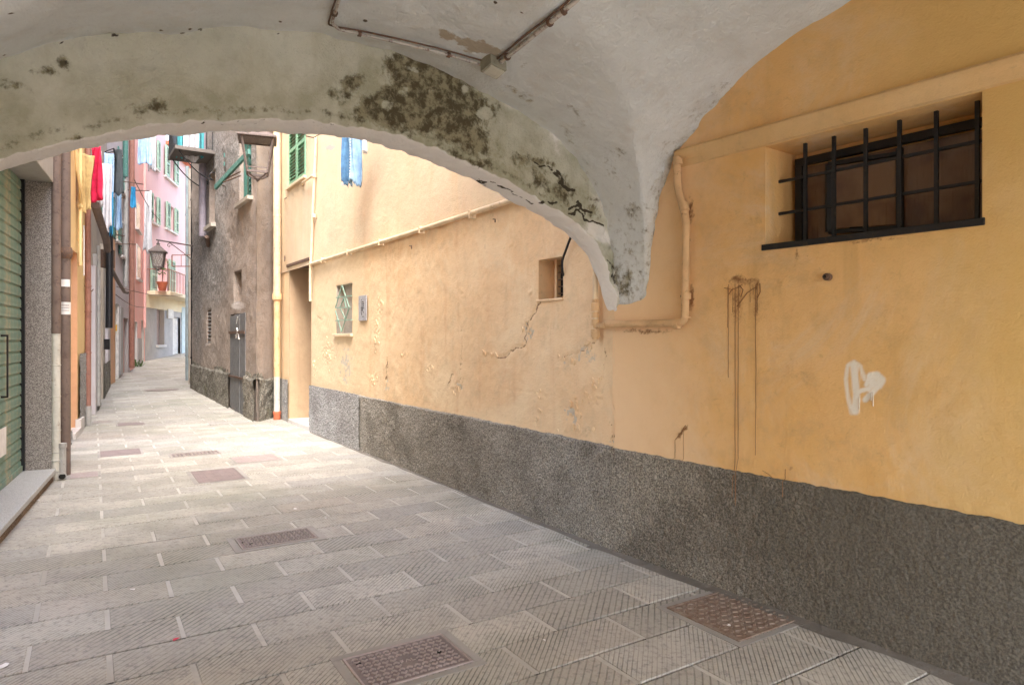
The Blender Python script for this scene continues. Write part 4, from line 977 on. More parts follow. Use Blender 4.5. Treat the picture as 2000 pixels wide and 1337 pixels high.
# long drainpipe between the two houses
g = WF.hit(541, 815, .09)[0]; gq_ = G(541, 819); gp = lambda z: Vector((gq_[0], gq_[1], z))
zc_ = WF.hit(541, 578, .1)[1]; zl_ = WF.hit(541, 735, .1)[1]
dp_ = thing('drainpipe', gp(0), 'tall cream drainpipe with terracotta foot between the peach and the weathered house', 'drainpipe')
mb = MB(); mb.tube([gp(zc_), gp(8.9)], .068, 16); mb.build('upper_pipe', M_cream, dp_, smooth=True)
mb = MB(); mb.tube([gp(zl_), gp(zc_-.02)], .060, 16); mb.build('middle_pipe', M_ochrepipe, dp_, smooth=True)
mb = MB(); mb.tube([gp(.16), gp(zl_-.002)], .059, 16); mb.build('lower_pipe', M_palepipe, dp_, smooth=True)
mb = MB(); mb.tube([gp(-.02), gp(.165)], .066, 16); mb.tube([gp(.13), gp(.18)], .075, 16); mb.build('foot', M_terra, dp_, smooth=True)
mb = MB(); mb.tube([gp(zc_-.09), gp(zc_-.07), gp(zc_+.02), gp(zc_+.06)], [.066, .088, .088, .072], 16); mb.build('collar', M_ochrepipe, dp_, smooth=True)
for z_ in (3.9, 6.0): collar(dp_, gp(z_), gp(z_+.04), .075, M_cream, 'clamp')
# black cable into the square opening
o = pipe_thing('cable', 'black cable hanging from the arch edge into the small square opening', M_blackiron, [WF.h(1128, 430, .06), WF.h(1112, 470, .05), WF.h(1098, 508, .04), WF.h(1098, 528, .03), WF.h(1104, 552, -.05)], .010, 'cable', .03, 8)
for i, (x, y, l) in enumerate([(800, 480, 'rusty hook in the peach wall, the left of two, under the level pipe'), (963, 428, 'rusty hook in the peach wall, the right of two, under the level pipe')]):
    mb = MB(); mb.tube([WF.h(x, y, .0), WF.h(x, y, .05), WF.h(x+4, y, .07), WF.h(x+4, y+6, .07)], .006, 6); tag(mb.build('wall_hook', M_rust), l, 'hook')
mb = MB(); mb.tube([WF.h(556, 500, 0), WF.h(556, 500, .05), WF.h(556, 510, .06)], .01, 6); tag(mb.build('wall_hook', M_rust), 'rusty hook left of the doorway lintel', 'hook')
mb = MB(); mb.tube([WF.h(556, 388, 0), WF.h(556, 388, .06), WF.h(560, 386, .1)], .008, 6); tag(mb.build('wall_hook', M_rust), 'small hook under the louvred shutter beside the tall drainpipe', 'hook')

# ------------------------------------------------------------------ conduit and box under the vault
def vpath(pts, off): return [vault_hit(x, y, off) for x, y in pts]
M_conduit = paint('grey_conduit', (.55, .53, .50), .6, 0, (.16, .09, .07), .6, sc=25)
def conduit(label, pts, off, r, m):
    P = []
    for (x0, y0), (x1, y1) in zip(pts[:-1], pts[1:]):
        for k in range(5): P.append((x0+(x1-x0)*k/5, y0+(y1-y0)*k/5))
    P.append(pts[-1]); W_ = vpath(P, off)
    W_ = [W_[0]]+[(W_[i-1]+W_[i]*2+W_[i+1])/4 for i in range(1, len(W_)-1)]+[W_[-1]]
    mb = MB(); mb.tube(W_, r, 8); o = mb.build('ceiling_conduit', m, smooth=True); tag(o, label, 'conduit'); return o, W_
c1, w1 = conduit('pale conduit running along the arch top to the junction box', [(760, -260), (665, -8), (655, 22), (648, 45), (662, 58), (700, 66), (780, 84), (860, 103), (940, 127)], .022, .0085, M_conduit)
c2, w2 = conduit('dark wire following just above the pale conduit on the arch', [(752, -260), (658, -8), (648, 22), (641, 48), (656, 53), (702, 60), (782, 77), (862, 96), (940, 118)], .016, .005, M_rust)
c3, w3 = conduit('thick pale conduit climbing the vault from the junction box to the top edge', [(1330, -260), (1142, -18), (1125, 2), (1085, 36), (1030, 80), (990, 112), (972, 128)], .028, .012, M_conduit)
c4, w4 = conduit('dark wire beside the thick conduit on the vault', [(1316, -260), (1132, -22), (1112, 0), (1075, 32), (1022, 72), (985, 104), (964, 122)], .018, .006, M_rust)
for k in (11, 25, 36):
    if k < len(w1)-1:
        d = (w1[k+1]-w1[k]).normalized(); mb = MB(); mb.tube([w1[k]-d*.008, w1[k]+d*.008], .016, 8); mb.build('clip', M_rust, c1)
for k in (13, 16, 25):
    if k < len(w3)-1:
        d = (w3[k+1]-w3[k]).normalized(); mb = MB(); mb.tube([w3[k]-d*.008, w3[k]+d*.008], .020, 8); mb.build('clip', M_rust, c3)
bc = vault_hit(964, 131, .045)
jb = thing('junction_box', bc, 'small grey square junction box hanging where the conduits meet on the arch', 'junction box')
ex = (vault_hit(985, 141, .045)-vault_hit(945, 121, .045)).normalized(); ey = Vector((ex.y*-1, ex.x, -.25)).normalized(); ey = (ey-ex*ey.dot(ex)).normalized(); ez = ex.cross(ey)
def obox(mb, c, a, b, d0, d1):
    return mb.hexa([c-ex*a-ey*b+ez*d0, c+ex*a-ey*b+ez*d0, c+ex*a+ey*b+ez*d0, c-ex*a+ey*b+ez*d0, c-ex*a-ey*b+ez*d1, c+ex*a-ey*b+ez*d1, c+ex*a+ey*b+ez*d1, c-ex*a+ey*b+ez*d1])
if ez.z > 0: ez = -ez
M_box = paint('dirty_box', (.34, .34, .27), .6, 0, (.18, .16, .12), .4)
mb = MB(); obox(mb, bc, .058, .050, -.05, .03); mb.build('box_body', M_box, jb, bevel=.004)
mb = MB(); obox(mb, bc, .048, .040, .031, .038); mb.build('lid', paint('box_lid', (.58, .58, .50), .5, 0, (.3, .3, .25), .3), jb, bevel=.003)

# ------------------------------------------------------------------ weathered house on the right
wh = thing('weathered_house', (QC[0], QC[1], 0), 'rough brown-grey weathered house past the doorway, with plank door and mossy base', 'house')
WB = W1B
def px_rect_w(W, x0, x1, y0, y1):
    xm = (x0+x1)/2; aa = sorted((W.hit(x0, y0)[0], W.hit(x1, y0)[0])); return aa[0], aa[1], W.hit(xm, y1)[1], W.hit(xm, y0)[1]
hs_ = px_rect_w(WB, 457, 472, 528, 588); hv_ = px_rect_w(WB, 405, 413, 605, 670); hd_ = px_rect_w(WB, 450.5, 480, 612, 803)
hd_ = (hd_[0], hd_[1], -1, WB.hit(465, 612)[1]); hw_ = px_rect_w(WB, 468, 491, 235, 392); hp_ = px_rect_w(WB, 409, 421, 335, 440)
def br_off(a, z): return (fbm(a*1.1, z*1.1, 101, 4)-.5)*.09+(fbm(a*7, z*7, 103, 4)-.5)*.025
V, Fc, a, z = wall_grid(WB, 0, WB.L, -.1, 10, .035, [hs_, hv_, hd_, hw_, hp_], br_off)
px, py = proj(V)
gr = np.maximum.reduce([blob(px, py, 410, 500, 42, 120), blob(px, py, 385, 560, 16, 170), .8*blob(px, py, 425, 330, 40, 110), .7*blob(px, py, 470, 300, 60, 60)])
br = np.maximum.reduce([blob(px, py, 520, 700, 14, 40), blob(px, py, 515, 420, 16, 6), blob(px, py, 465, 597, 20, 12), blob(px, py, 508, 330, 8, 40)*.8])
link_mesh('wall', V, Fc, M_brown, wh, True, {'grey': np.clip(.3+gr, 0, 1), 'bare': np.clip(.3+br*.5, 0, 1)})
V, Fc, a, z = wall_grid(W0, 0, W0.L, -.1, 10, .035, (), lambda a, z: br_off(a+9, z)*.6)
link_mesh('wall', V, Fc, M_brown, wh, True, {'grey': 0*a+.2, 'bare': 0*a+.35})
def d2(W, a0, a1, z0f, top, m, name, th=.05):
    def off(a, z): return np.where(z > top(a)-.02, .0, th)+(fbm(a*35, z*35, 31, 3)-.5)*.03+(fbm(a*5, z*5, 33, 3)-.5)*.05
    V, Fc, a, z = wall_grid(W, a0, a1, -.1, 1.0, .022, (), off)
    zt = top(a)+(fbm(a*5, a*0, 37, 3)-.5)*.08; V[:, 2] = np.where(z > .0, z/1.0*zt, z)
    return link_mesh(name, V, Fc, m, wh, True)
zt0 = WB.hit(501, 730)[1]; zt1 = WB.hit(380, 706)[1]
topf = lambda a: zt0+(zt1-zt0)*a/WB.L
d2(WB, 0, hd_[0]-.01, 0, topf, M_dado3, 'roughcast_base'); d2(WB, hd_[1]+.01, WB.L, 0, topf, M_dado3, 'roughcast_base'); d2(W0, 0, W0.L, 0, lambda a: zt0+0*a, M_dado3, 'roughcast_base')
for h_, dp2, nm, back in ((hs_, .3, 'window', M_brown), (hv_, .12, 'vent', M_brown), (hd_, .16, 'door', M_wood), (hw_, .2, 'window', M_brown), (hp_, .2, 'window', M_brown)):
    mb = MB(); z0_ = max(h_[2], -.05); reveal(mb, WB, h_[0], h_[1], z0_, h_[3], dp2); o = mb.build(nm, M_brown, wh)
    if nm == 'door':
        n = 3; w_ = (h_[1]-h_[0])/n
        for k in range(n):
            mb = MB(); mb.wbox(WB, h_[0]+k*w_+.006, h_[0]+(k+1)*w_-.006, .02+.03*k, h_[3]-.02*k, -.05, .012+.008*(k % 2)); mb.build('plank', M_wood, o, bevel=.004)
        mb = MB(); mb.wbox(WB, h_[0]-.02, h_[1]+.02, h_[3]-.42, h_[3]-.36, .02, .04); mb.build('strap', M_rust, o)
        mb = MB(); mb.wbox(WB, h_[0]-.02, h_[1]+.02, 0.75, 0.79, .02, .04); mb.build('strap', M_rust, o)
    elif nm == 'vent':
        for k in range(9):
            zc = h_[2]+(h_[3]-h_[2])*(k+.5)/9; mb = MB(); mb.wbox(WB, h_[0], h_[1], zc-.03, zc-.0, -.06, -.01); mb.build('vent_bar', M_grey, o)
    elif h_ is hs_:
        mb = MB(); mb.wbox(WB, h_[0]+.02, h_[1]-.02, h_[2], h_[3], -.29, -.28); mb.build('shadowed_board', M_wood, o)
    elif h_ is hw_:
        mb = MB(); mb.wbox(WB, h_[0]+.01, h_[1]-.01, h_[2]+.03, h_[3], -.16, -.14); mb.build('pane', M_glass, o)
        am2 = (h_[0]+h_[1])/2
        leaf(WB, h_[0]-.0, am2-.25, h_[2]+.03, h_[3], -.05, -.0, M_dkgreen, o, 14)
        mb = MB(); mb.wbox(WB, am2-.02, am2+.03, h_[2], h_[3], -.14, -.08); mb.wbox(WB, h_[1]-.06, h_[1], h_[2], h_[3], -.14, -.08); mb.build('window_frame', M_dkgreen, o)
        mb = MB(); mb.wbox(WB, h_[0]-.1, h_[1]+.1, h_[2]-.07, h_[2]-.0, -.05, .1); mb.build('sill', M_beige, o)
    else:
        mb = MB(); mb.wbox(WB, h_[0], h_[1], h_[2], h_[3], -.16, -.14); mb.build('shutter_leaf', M_white, o)
        mb = MB(); mb.wbox(WB, h_[0]-.1, h_[1]+.1, h_[2]-.09, h_[2], -.05, .12); mb.build('sill', M_beige, o)
mb = MB(); P0 = WB.pt(WB.L, 0)
W4 = Wall((P0.x, P0.y), (P0.x+1.2, P0.y+8))
mb.wbox(WB, 0.7, WB.L-.01, -.1, 9.8, -5, -.35); mb.build('house_body', M_brown, wh)
mb = MB(); mb.wbox(WB, -.1, WB.L+.1, 9.9, 10.1, -5, .25); mb.build('roof', M_terra, wh)
# string course line across the wall
mb = MB()
# scratched white tag on the plank door
mb = MB()
for p, q in [((465, 618), (462, 632)), ((463, 640), (466, 650)), ((466, 650), (460, 655)), ((464, 645), (461, 660)), ((466, 652), (467, 662))]:
    mb.beam(WB.h(*p, .026), WB.h(*q, .026), .03, .008)
mb.build('white_scrawl', M_white, wh)
# lilac pier and green stay
o = MB(); p_ = WB.hit(404, 460)[0]; zb_ = WB.hit(404, 462)[1]
o.tube([WB.pt(p_, zb_, .1), WB.pt(p_, 8.1, .1)], .085, 12); o = o.build('drainpipe', paint('lilac_pipe', (.33, .29, .33), .6), smooth=True); tag(o, 'lilac-grey upright pipe ending above the balcony bracket on the weathered house', 'drainpipe')
o = MB(); o.tube([WB.h(404, 462, .1), WB.h(407, 480, .02)], .05, 8); o.build('outlet', M_rust, bpy.data.objects['drainpipe.001'] if 'drainpipe.001' in bpy.data.objects else None)
stay = MB(); p = WB.h(491, 292, .75); q = WB.h(421, 366, .75)
p = P3(487, 296, 12.3); q = P3(421, 366, 13.6)
stay.beam(p, q, .05, .10); tag(stay.build('sloping_awning', M_teal, bevel=.006), 'teal green sloping awning edge standing out beside the hanging frame lantern', 'awning')
mb = MB(); mb.tube([P3(440, 350, 13.2), P3(470, 335, 12.7)], .012, 6); mb.tube([P3(436, 356, 13.2), P3(470, 343, 12.7)], .012, 6); mb.tube([P3(430, 360, 13.4), WB.h(440, 364, 0)], .012, 6); mb.build('rod', M_rust, bpy.data.objects['sloping_awning'])
# clothes-line brackets, teal
for i, (x, y, l) in enumerate([(438, 305, 'upper teal wall bracket beside the lilac pipe'), (438, 322, 'lower teal wall bracket beside the lilac pipe')]):
    mb = MB(); p = WB.h(x, y, .0); q = WB.h(x, y, .35); mb.tube([p, q], .015, 6); mb.tube([q+Vector((0, 0, .06)), q-Vector((0, 0, .02))], .012, 6); tag(mb.build('line_bracket', M_teal), l, 'bracket')
# pipes at the far corner
for i, (x, y0, y1, rr_, m, l) in enumerate([(376, 262, 757, .045, M_blackiron, 'slim black drainpipe on the corner of the weathered house'), (371.5, 330, 750, .05, M_beige, 'tan rust-flecked pipe second from the street on the weathered corner'), (366, 325, 742, .06, paint('blue_grey_pipe', (.30, .36, .38), .6), 'blue-grey pipe at the street edge of the weathered corner')]):
    g = G(x, y1); zt_ = EYE+(HOR-y0)/F*g[1]; mb = MB(); mb.tube([Vector((g[0], g[1], slope(g[1])-.02)), Vector((g[0], g[1], zt_ if y0 > 300 else 8.1))], rr_, 10)
    o = mb.build('drainpipe', m, smooth=True); tag(o, l, 'drainpipe')
    for k in range(3):
        z_ = 1+k*2.2
        if z_ < zt_-.2: collar(o, Vector((g[0], g[1], z_)), Vector((g[0], g[1], z_+.05)), rr_*1.25, m)
# balcony
bal = thing('balcony', WB.h(405, 302, .4), 'small balcony with scrolled iron bracket and cloths on its rail, on the weathered house', 'balcony')
ab0 = WB.hit(421, 500)[0]; ab1 = ab0+1.2; zb = 5.92
mb = MB(); mb.wbox(WB, ab0, ab1, zb, zb+.09, -.05, .86); mb.build('slab', M_slab, bal, bevel=.01)
def scroll(W, a_, z0_, ln, hgt, m, parent, name='bracket'):
    pts = []
    for k in range(13): t = k/12; pts.append(W.pt(a_, z0_-hgt*(1-(1-t)**1.8), ln*(1-t)**1.0+.02))
    for k in range(1, 16):
        an = k/15*1.7*math.pi; r_ = .12*(1-k/19); pts.append(W.pt(a_, z0_-hgt+.12-r_*math.cos(an)*1, .02+.0+r_*math.sin(an)))
    mb = MB(); mb.tube(pts, .014, 6); mb.build(name, m, parent, smooth=True)
scroll(WB, ab0+.1, zb, .75, .6, M_blackiron, bal); scroll(WB, ab1-.1, zb, .75, .6, M_blackiron, bal)
for k in range(9):
    o_ = .84; mb = MB(); a_ = ab0+.03+(ab1-ab0-.06)*k/8; mb.tube([WB.pt(a_, zb+.09, o_), WB.pt(a_, zb+1.05, o_)], .009, 6); mb.build('baluster', M_blackiron, bal)
for k in range(7):
    mb = MB(); o_ = .06+.76*k/6; mb.tube([WB.pt(ab0+.03, zb+.09, o_), WB.pt(ab0+.03, zb+1.05, o_)], .009, 6); mb.build('baluster', M_blackiron, bal)
mb = MB(); mb.tube([WB.pt(ab0+.03, zb+1.06, 0), WB.pt(ab0+.03, zb+1.06, .84), WB.pt(ab1-.03, zb+1.06, .84), WB.pt(ab1-.03, zb+1.06, 0)], .018, 6); mb.build('handrail', M_blackiron, bal)
def hang(name, label, cat, c, wv, w, h_, m, folds=3, amp=.04, taper=.0, seed=0, group=None, sag=.0, ragged=0):
    """cloth hanging from its top edge: c top middle, wv unit vector along the width"""
    wv = Vector(wv).normalized(); nv = Vector((wv.y, -wv.x, 0)); rr = random.Random(seed); ph = rr.uniform(0, 6); nU, nV = 25, 22; P = []
    for i in range(nU+1):
        u = i/nU*2-1; row = []
        for j in range(nV+1):
            v = j/nV; ww = w/2*(1-taper*v)*(1+.06*math.sin(5*v+ph)); k = amp*(.35+.65*v)
            off = k*math.sin(u*folds*math.pi/1.3+ph+.6*math.sin(v*3))+k*.4*math.sin(u*folds*5+v*4+ph)
            dz = h_*v*(1+.04*math.sin(u*4+ph))+sag*(1-u*u)*(1-v)
            if j == nV and ragged: dz += rr.uniform(-ragged, ragged)
            row.append(Vector(c)+wv*(u*ww)+nv*off-Vector((0, 0, dz)))
        P.append(row)
    mb = MB(); mb.grid(P); o = mb.build(name, m, smooth=True); tag(o, label, cat, group)
    s = o.modifiers.new('solidify', 'SOLIDIFY'); s.thickness = .006; return o
C_white = cloth('white_cloth', (.62, .61, .63), (.50, .50, .53)); C_teal = cloth('teal_cloth', (.10, .42, .46)); C_red = cloth('crimson_cloth', (.62, .02, .07), (.42, .01, .04)); C_blue = cloth('blue_cloth', (.04, .28, .52)); C_lblue = cloth('pale_blue_cloth', (.42, .58, .74), (.3, .45, .66)); C_dark = cloth('charcoal_cloth', (.07, .08, .085)); C_denim = cloth('denim', (.10, .22, .36), (.06, .13, .24)); C_pale = cloth('light_denim', (.26, .40, .55), (.16, .27, .42))
uB = Vector((WB.u[0], WB.u[1], 0))
hang('cloth', 'white cloth draped over the balcony rail beside the lilac pipe', 'laundry', P3(375, 226, 15.9), (1, .1, 0), .34, 1.08, C_white, 3, .03, seed=1)
hang('cloth', 'teal cloth at the street end of the balcony rail', 'laundry', P3(351, 226, 16.0), (1, .5, 0), .16, 1.0, C_teal, 2, .03, seed=2)
hang('cloth', 'teal cloth hanging next to the lilac pipe on the balcony', 'laundry', P3(394, 226, 15.9), (1, .1, 0), .12, 1.0, C_teal, 2, .03, seed=4)

# ------------------------------------------------------------------ lanterns
def lantern(label, top, w, h_, m, closed, arm_to, arm_z, name='street_lantern'):
    t = thing(name, top-Vector((0, 0, h_)), label, 'lantern')
    c = top; ang = .35
    def sq(z, r_): return [c+Vector((math.cos(ang+math.pi/4+k*math.pi/2)*r_*1.414, math.sin(ang+math.pi/4+k*math.pi/2)*r_*1.414, z)) for k in range(4)]
    rt = w/2*.80; rb = w/2*.52; zt_ = -.02*h_; zb_ = -h_*.80
    roof = MB()
    if closed:
        A_ = [sq(zt_, w/2), sq(zt_-.03, w/2), sq(zt_+h_*.14, w/2*.62), sq(zt_+h_*.26, w/2*.30), sq(zt_+h_*.33, .03)]
        roof.add(A_[1]+A_[0]+A_[2]+A_[3]+A_[4], [(k+4*r, (k+1) % 4+4*r, (k+1) % 4+4*r+4, k+4*r+4) for r in range(4) for k in range(4)]+[(16, 17, 18, 19), (3, 2, 1, 0)])
        roof.tube([c+Vector((0, 0, h_*.28)), c+Vector((0, 0, h_*.36)), c+Vector((0, 0, h_*.40)), c+Vector((0, 0, h_*.48))], [.03, .05, .025, .012], 8)
    else:
        A_ = [sq(zt_-.012, w/2), sq(zt_+.012, w/2), sq(zt_+.10, w/2*.55)]
        roof.add(A_[0]+A_[1]+A_[2], [(k+4*r, (k+1) % 4+4*r, (k+1) % 4+4*r+4, k+4*r+4) for r in range(2) for k in range(4)]+[(8, 9, 10, 11), (3, 2, 1, 0)])
    roof.build('roof', m, t)
    T_, B_ = sq(zt_-.01, rt), sq(zb_, rb)
    for k in range(4):
        mb = MB(); mb.beam(T_[k], B_[k], .022*w/.5, .022*w/.5); mb.build('frame_bar', m, t)
    mb = MB()
    for k in range(4):
        mb.beam(B_[k], B_[(k+1) % 4], .02*w/.5, .03*w/.5)
        if not closed: q0_, q1_ = sq(zb_+h_*.09, rb*1.05), 0; mb.beam(q0_[k], q0_[(k+1) % 4], .014, .014)
    mb.build('frame_ring', m, t); mb = MB()
    for k in range(4): mb.beam(T_[k], T_[(k+1) % 4], .02*w/.5, .03*w/.5)
    mb.build('frame_ring', m, t)
    fin = c+Vector((0, 0, -h_*.93))
    for k in range(4):
        mb = MB(); mid = (B_[k]+fin)/2+Vector((0, 0, -.03*h_)); mb.tube([B_[k], mid, fin], .012*w/.5, 6); mb.build('foot_scroll', m, t)
    mb = MB(); mb.tube([fin+Vector((0, 0, .04*h_)), fin, fin-Vector((0, 0, .07*h_))], [.02, .04*w/.5, .006], 8); mb.build('finial', m, t, smooth=True)
    if closed:
        g_ = N('lantern_glass', .15); g_.p.inputs['Transmission Weight'].default_value = .9; g_.done((.85, .85, .82))
        for k in range(4):
            mb = MB(); n_ = ((T_[k]+T_[(k+1) % 4])/2-c); n_.z = 0; n_ = n_.normalized()*.003
            mb.hexa([B_[k], B_[(k+1) % 4], B_[(k+1) % 4]-n_, B_[k]-n_, T_[k], T_[(k+1) % 4], T_[(k+1) % 4]-n_, T_[k]-n_]); mb.build('pane', g_.m, t)
        for k in range(4):
            mb = MB(); A0, A1, B0, B1 = T_[k], T_[(k+1) % 4], B_[k], B_[(k+1) % 4]
            for f0 in (.0, .33, .66):
                mb.tube([B0.lerp(B1, f0), A0.lerp(A1, min(1, f0+.5))], .0045, 5); mb.tube([B0.lerp(B1, 1-f0), A0.lerp(A1, max(0, .5-f0))], .0045, 5)
            mb.build('wire_guard', m, t)
    arm = MB(); az = top+Vector((0, 0, arm_z))
    arm.tube([top+Vector((0, 0, .02)), az], .014, 8); arm.tube([az-(arm_to-az).normalized()*.05, arm_to], .018, 8)
    a = arm.build('bracket_arm', m, t)
    return t, az
M_lamp = paint('brown_lamp_iron', (.13, .10, .09), .6, 0, (.24, .19, .16), .5)
lt = P3(503, 271, 11.4); wq = W0.pt(.1, lt.z+.95, 0)
lantern('large open-sided brown frame lantern hanging under the top of the arch opening', lt, .62, .74, M_lamp, False, Vector((wq.x, wq.y, lt.z+.8)), .8)
lt = P3(309, 490, 17.2); wq = WB.h(378, 474, 0)
t2, az = lantern('glazed street lantern with domed cap hanging before the pink house', lt, .40, .52, M_lamp, True, Vector((wq.x, wq.y, lt.z+.28)), .28)
dirn = (Vector((wq.x, wq.y, lt.z+.28))-az); pts = []
mb = MB()
mb.tube([az+dirn*.28, az+dirn*.45+Vector((0, 0, -.09)), az+dirn*.75+Vector((0, 0, -.26)), az+dirn+Vector((0, 0, -.42))], .011, 6)
pts = [az+dirn*.3+Vector((math.cos(k*.6)*.07*(1-k/14), 0, -.09+math.sin(k*.6)*.07*(1-k/14))) for k in range(12)]; mb.tube(pts, .009, 5)
mb.build('scroll', M_lamp, t2)
# iron sign frame beyond the lantern
mb = MB(); s0 = P3(336, 498, 18.2); s1 = P3(372, 498, 18.2); s2 = P3(336, 520, 18.2); s3 = P3(372, 520, 18.2)
for p, q in ((s0, s1), (s2, s3), (s0, s2)): mb.beam(p, q, .022, .022)
mb.beam((s0+s1)/2, (s2+s3)/2, .012, .012); tag(mb.build('hanging_bracket', M_redpipe), 'thin red-brown iron frame standing out from the weathered corner right of the glazed lantern', 'bracket frame')

# unseen house added past the corner to cut light at the far end
nh = thing('light_block_house', (-12, 28, .4), 'unseen house added beyond the weathered corner to hold light off the bend', 'house')
WH = Wall((-8.75, 19.6), (-15.1, 33.5), flip=False)
mb = MB(); mb.wbox(WH, 0, WH.L, -.1, 12.5, -6, 0); mb.build('wall', M_beige, nh)
mb = MB(); mb.wbox(WH, -.1, WH.L+.1, 12.5, 12.7, -6, .3); mb.build('roof', M_terra, nh)
# ------------------------------------------------------------------ shop with roller shutter, left
shop = thing('shop_front', WS.pt(0, 0), 'shop front on the left edge with green metal roller shutter and granite jamb', 'shop front')
OD = -.24; zS = .14; zTop = 3.32
mb = MB(); mb.wbox(WS, -3.6, .04, .085, .135, -.6, .055); mb.build('step_slab', M_granite2, shop, bevel=.006)
mb = MB(); mb.wbox(WS, -3.6, .02, -.05, .083, -.6, .03); mb.build('step_riser', roughcast('brown_step_base', (.33, .24, .17), (.25, .17, .12)), shop)
mb = MB(); mb.wbox(WS, .045, .28, .0, zTop, -.5, .012); mb.build('granite_jamb', M_granite, shop, bevel=.006)
mb = MB(); mb.wbox(WS, -3.6, .42, zTop, zTop+.30, -.5, .03); mb.build('lintel', M_cement, shop, bevel=.008)
mb = MB(); mb.wbox(WS, .285, .33, .0, zTop, -.1, .03); mb.build('white_edge', M_white, shop, bevel=.004)
V, Fc, a, z = wall_grid(WS, -4.3, 1.45, zTop+.30, 9.4, .12, (), lambda a, z: (fbm(a, z, 7)-.5)*.03); link_mesh('upper_wall', V, Fc, M_creamwall, shop, True)
V, Fc, a, z = wall_grid(WS, .34, 1.45, -.1, zTop+.30, .05, (), lambda a, z: (fbm(a*2, z*2, 7)-.5)*.04-.0); link_mesh('lower_wall', V, Fc, M_beige, shop, True)
mb = MB(); mb.wbox(WS, -4.3, 1.43, -.1, 9.35, -3.2, -.7); mb.build('shop_body', M_creamwall, shop)
mb = MB(); mb.wbox(WS, -4.4, 1.45, 9.4, 9.55, -3.2, .2); mb.build('roof', M_terra, shop)
sh_ = MB(); sh_.wbox(WS, -3.6, .045, .14, zTop, -.34, -.29); sh_ = sh_.build('roller_shutter', M_dark, shop)
n = 27; hh = (zTop-.15)/n
def slat_geo(z0, hh):
    prof = [(z0, -.010), (z0+.006, -.010), (z0+.010, .004), (z0+.016, .006), (z0+.021, .001), (z0+hh*.4, .004), (z0+hh*.75, .002), (z0+hh-.014, -.002), (z0+hh-.010, -.008), (z0+hh, -.010)]
    return prof
base = None
for k in range(n):
    z0 = .15+k*hh
    if base is None:
        mb = MB(); mb.grid([[WS.pt(-3.58, z_, OD-.02+o_), WS.pt(.044, z_, OD-.02+o_)] for z_, o_ in slat_geo(z0, hh)])
        base = mb.build('slat', M_shutter, sh_); zz0 = 0
        base.data.shade_smooth()
    else:
        c_ = base.copy(); COL.objects.link(c_); c_.parent = sh_; c_.location = base.location+Vector((0, 0, k*hh))
mb = MB(); mb.wbox(WS, -3.58, .040, .137, .20, OD-.05, OD-.004); mb.build('bottom_rail', M_shutter, sh_, bevel=.004)
mb = MB(); mb.wbox(WS, .0, .044, .14, zTop, OD-.03, OD+.012); mb.build('guide_rail', M_blackiron, sh_)
ah = WS.hit(2, 700, OD)[0]; zh0 = WS.hit(2, 775, OD)[1]; zh1 = WS.hit(2, 655, OD)[1]
mb = MB(); mb.tube([WS.pt(ah, zh0, OD), WS.pt(ah, zh0, OD+.05), WS.pt(ah, zh1, OD+.05), WS.pt(ah, zh1, OD)], .012, 8); mb.build('handle', M_blackiron, sh_, smooth=True)
pa0, pa1 = WS.hit(-40, 860, OD)[0], WS.hit(11, 860, OD)[0]; pz0, pz1 = WS.hit(0, 893, OD)[1], WS.hit(0, 838, OD)[1]
mb = MB(); mb.wbox(WS, pa0, pa1, pz0, pz1, OD+.0, OD+.006); tag(mb.build('paper_notice', M_paper), 'blank white paper notice stuck on the green roller shutter', 'notice')
# iron shutter box above, dark
mb = MB(); mb.wbox(WS, -3.6, .04, zTop-.25, zTop, -.5, -.29); mb.build('shutter_box', M_dark, shop)
# pipes beside the jamb
def vpipe(px, ybase, ytop, r, m, label, name='drainpipe', cat='drainpipe', zt=None, seg=14, off=None):
    g = G(px, ybase); z1_ = zt if zt else EYE+(HOR-ytop)/F*g[1]
    mb = MB(); mb.tube([Vector((g[0], g[1], slope(g[1])-.02)), Vector((g[0], g[1], z1_))], r, seg); o = mb.build(name, m, smooth=True); tag(o, label, cat); return o, Vector((g[0], g[1], 0))
g0 = G(109.5, 937)
pl_ = thing('drainpipe', (g0[0], g0[1], 0), 'two-tone pipe beside the granite jamb, pale lower half and dark upper half', 'drainpipe')
zm = EYE+(HOR-646)/F*g0[1]
mb = MB(); mb.tube([Vector((*g0, 0)), Vector((*g0, zm))], .043, 14); mb.build('lower_pipe', M_palepipe, pl_, smooth=True)
mb = MB(); mb.tube([Vector((*g0, zm-.03)), Vector((*g0, 3.55)), Vector((g0[0]+.03, g0[1]+.02, 6.3))], .047, 14); mb.build('upper_pipe', M_greypipe if 0 else M_brownpipe, pl_, smooth=True)
for z_ in (.22, .55, .93, 1.28): collar(pl_, Vector((*g0, z_)), Vector((*g0, z_+.012)), .048, M_palepipe)
b1, bp = vpipe(127, 927, 200, .056, M_brownpipe, 'thick dark brown drainpipe with a ring collar and paper stickers, left of the yellow house', zt=6.3)
def bz(y): return EYE+(HOR-y)/F*bp.y
mb = MB(); mb.tube([bp+Vector((0, 0, bz(505))), bp+Vector((0, 0, bz(498))), bp+Vector((0, 0, bz(490))), bp+Vector((0, 0, bz(483)))], [.062, .078, .078, .066], 16); mb.build('collar', M_rust, b1, smooth=True)
def wrap(y0, y1, m, nm, r=.0585, half=1.2, cd_=None):
    P = []; to = math.atan2(-bp.y, -bp.x)+.1
    for k in range(9): a_ = to-half+2*half*k/8; P.append([bp+Vector((math.cos(a_)*r, math.sin(a_)*r, bz(y1))), bp+Vector((math.cos(a_)*r, math.sin(a_)*r, bz(y0)))])
    mb = MB(); mb.grid(P); return mb.build(nm, m, b1, smooth=True)
wrap(590, 614, M_paper, 'sticker'); 
mk = MB()
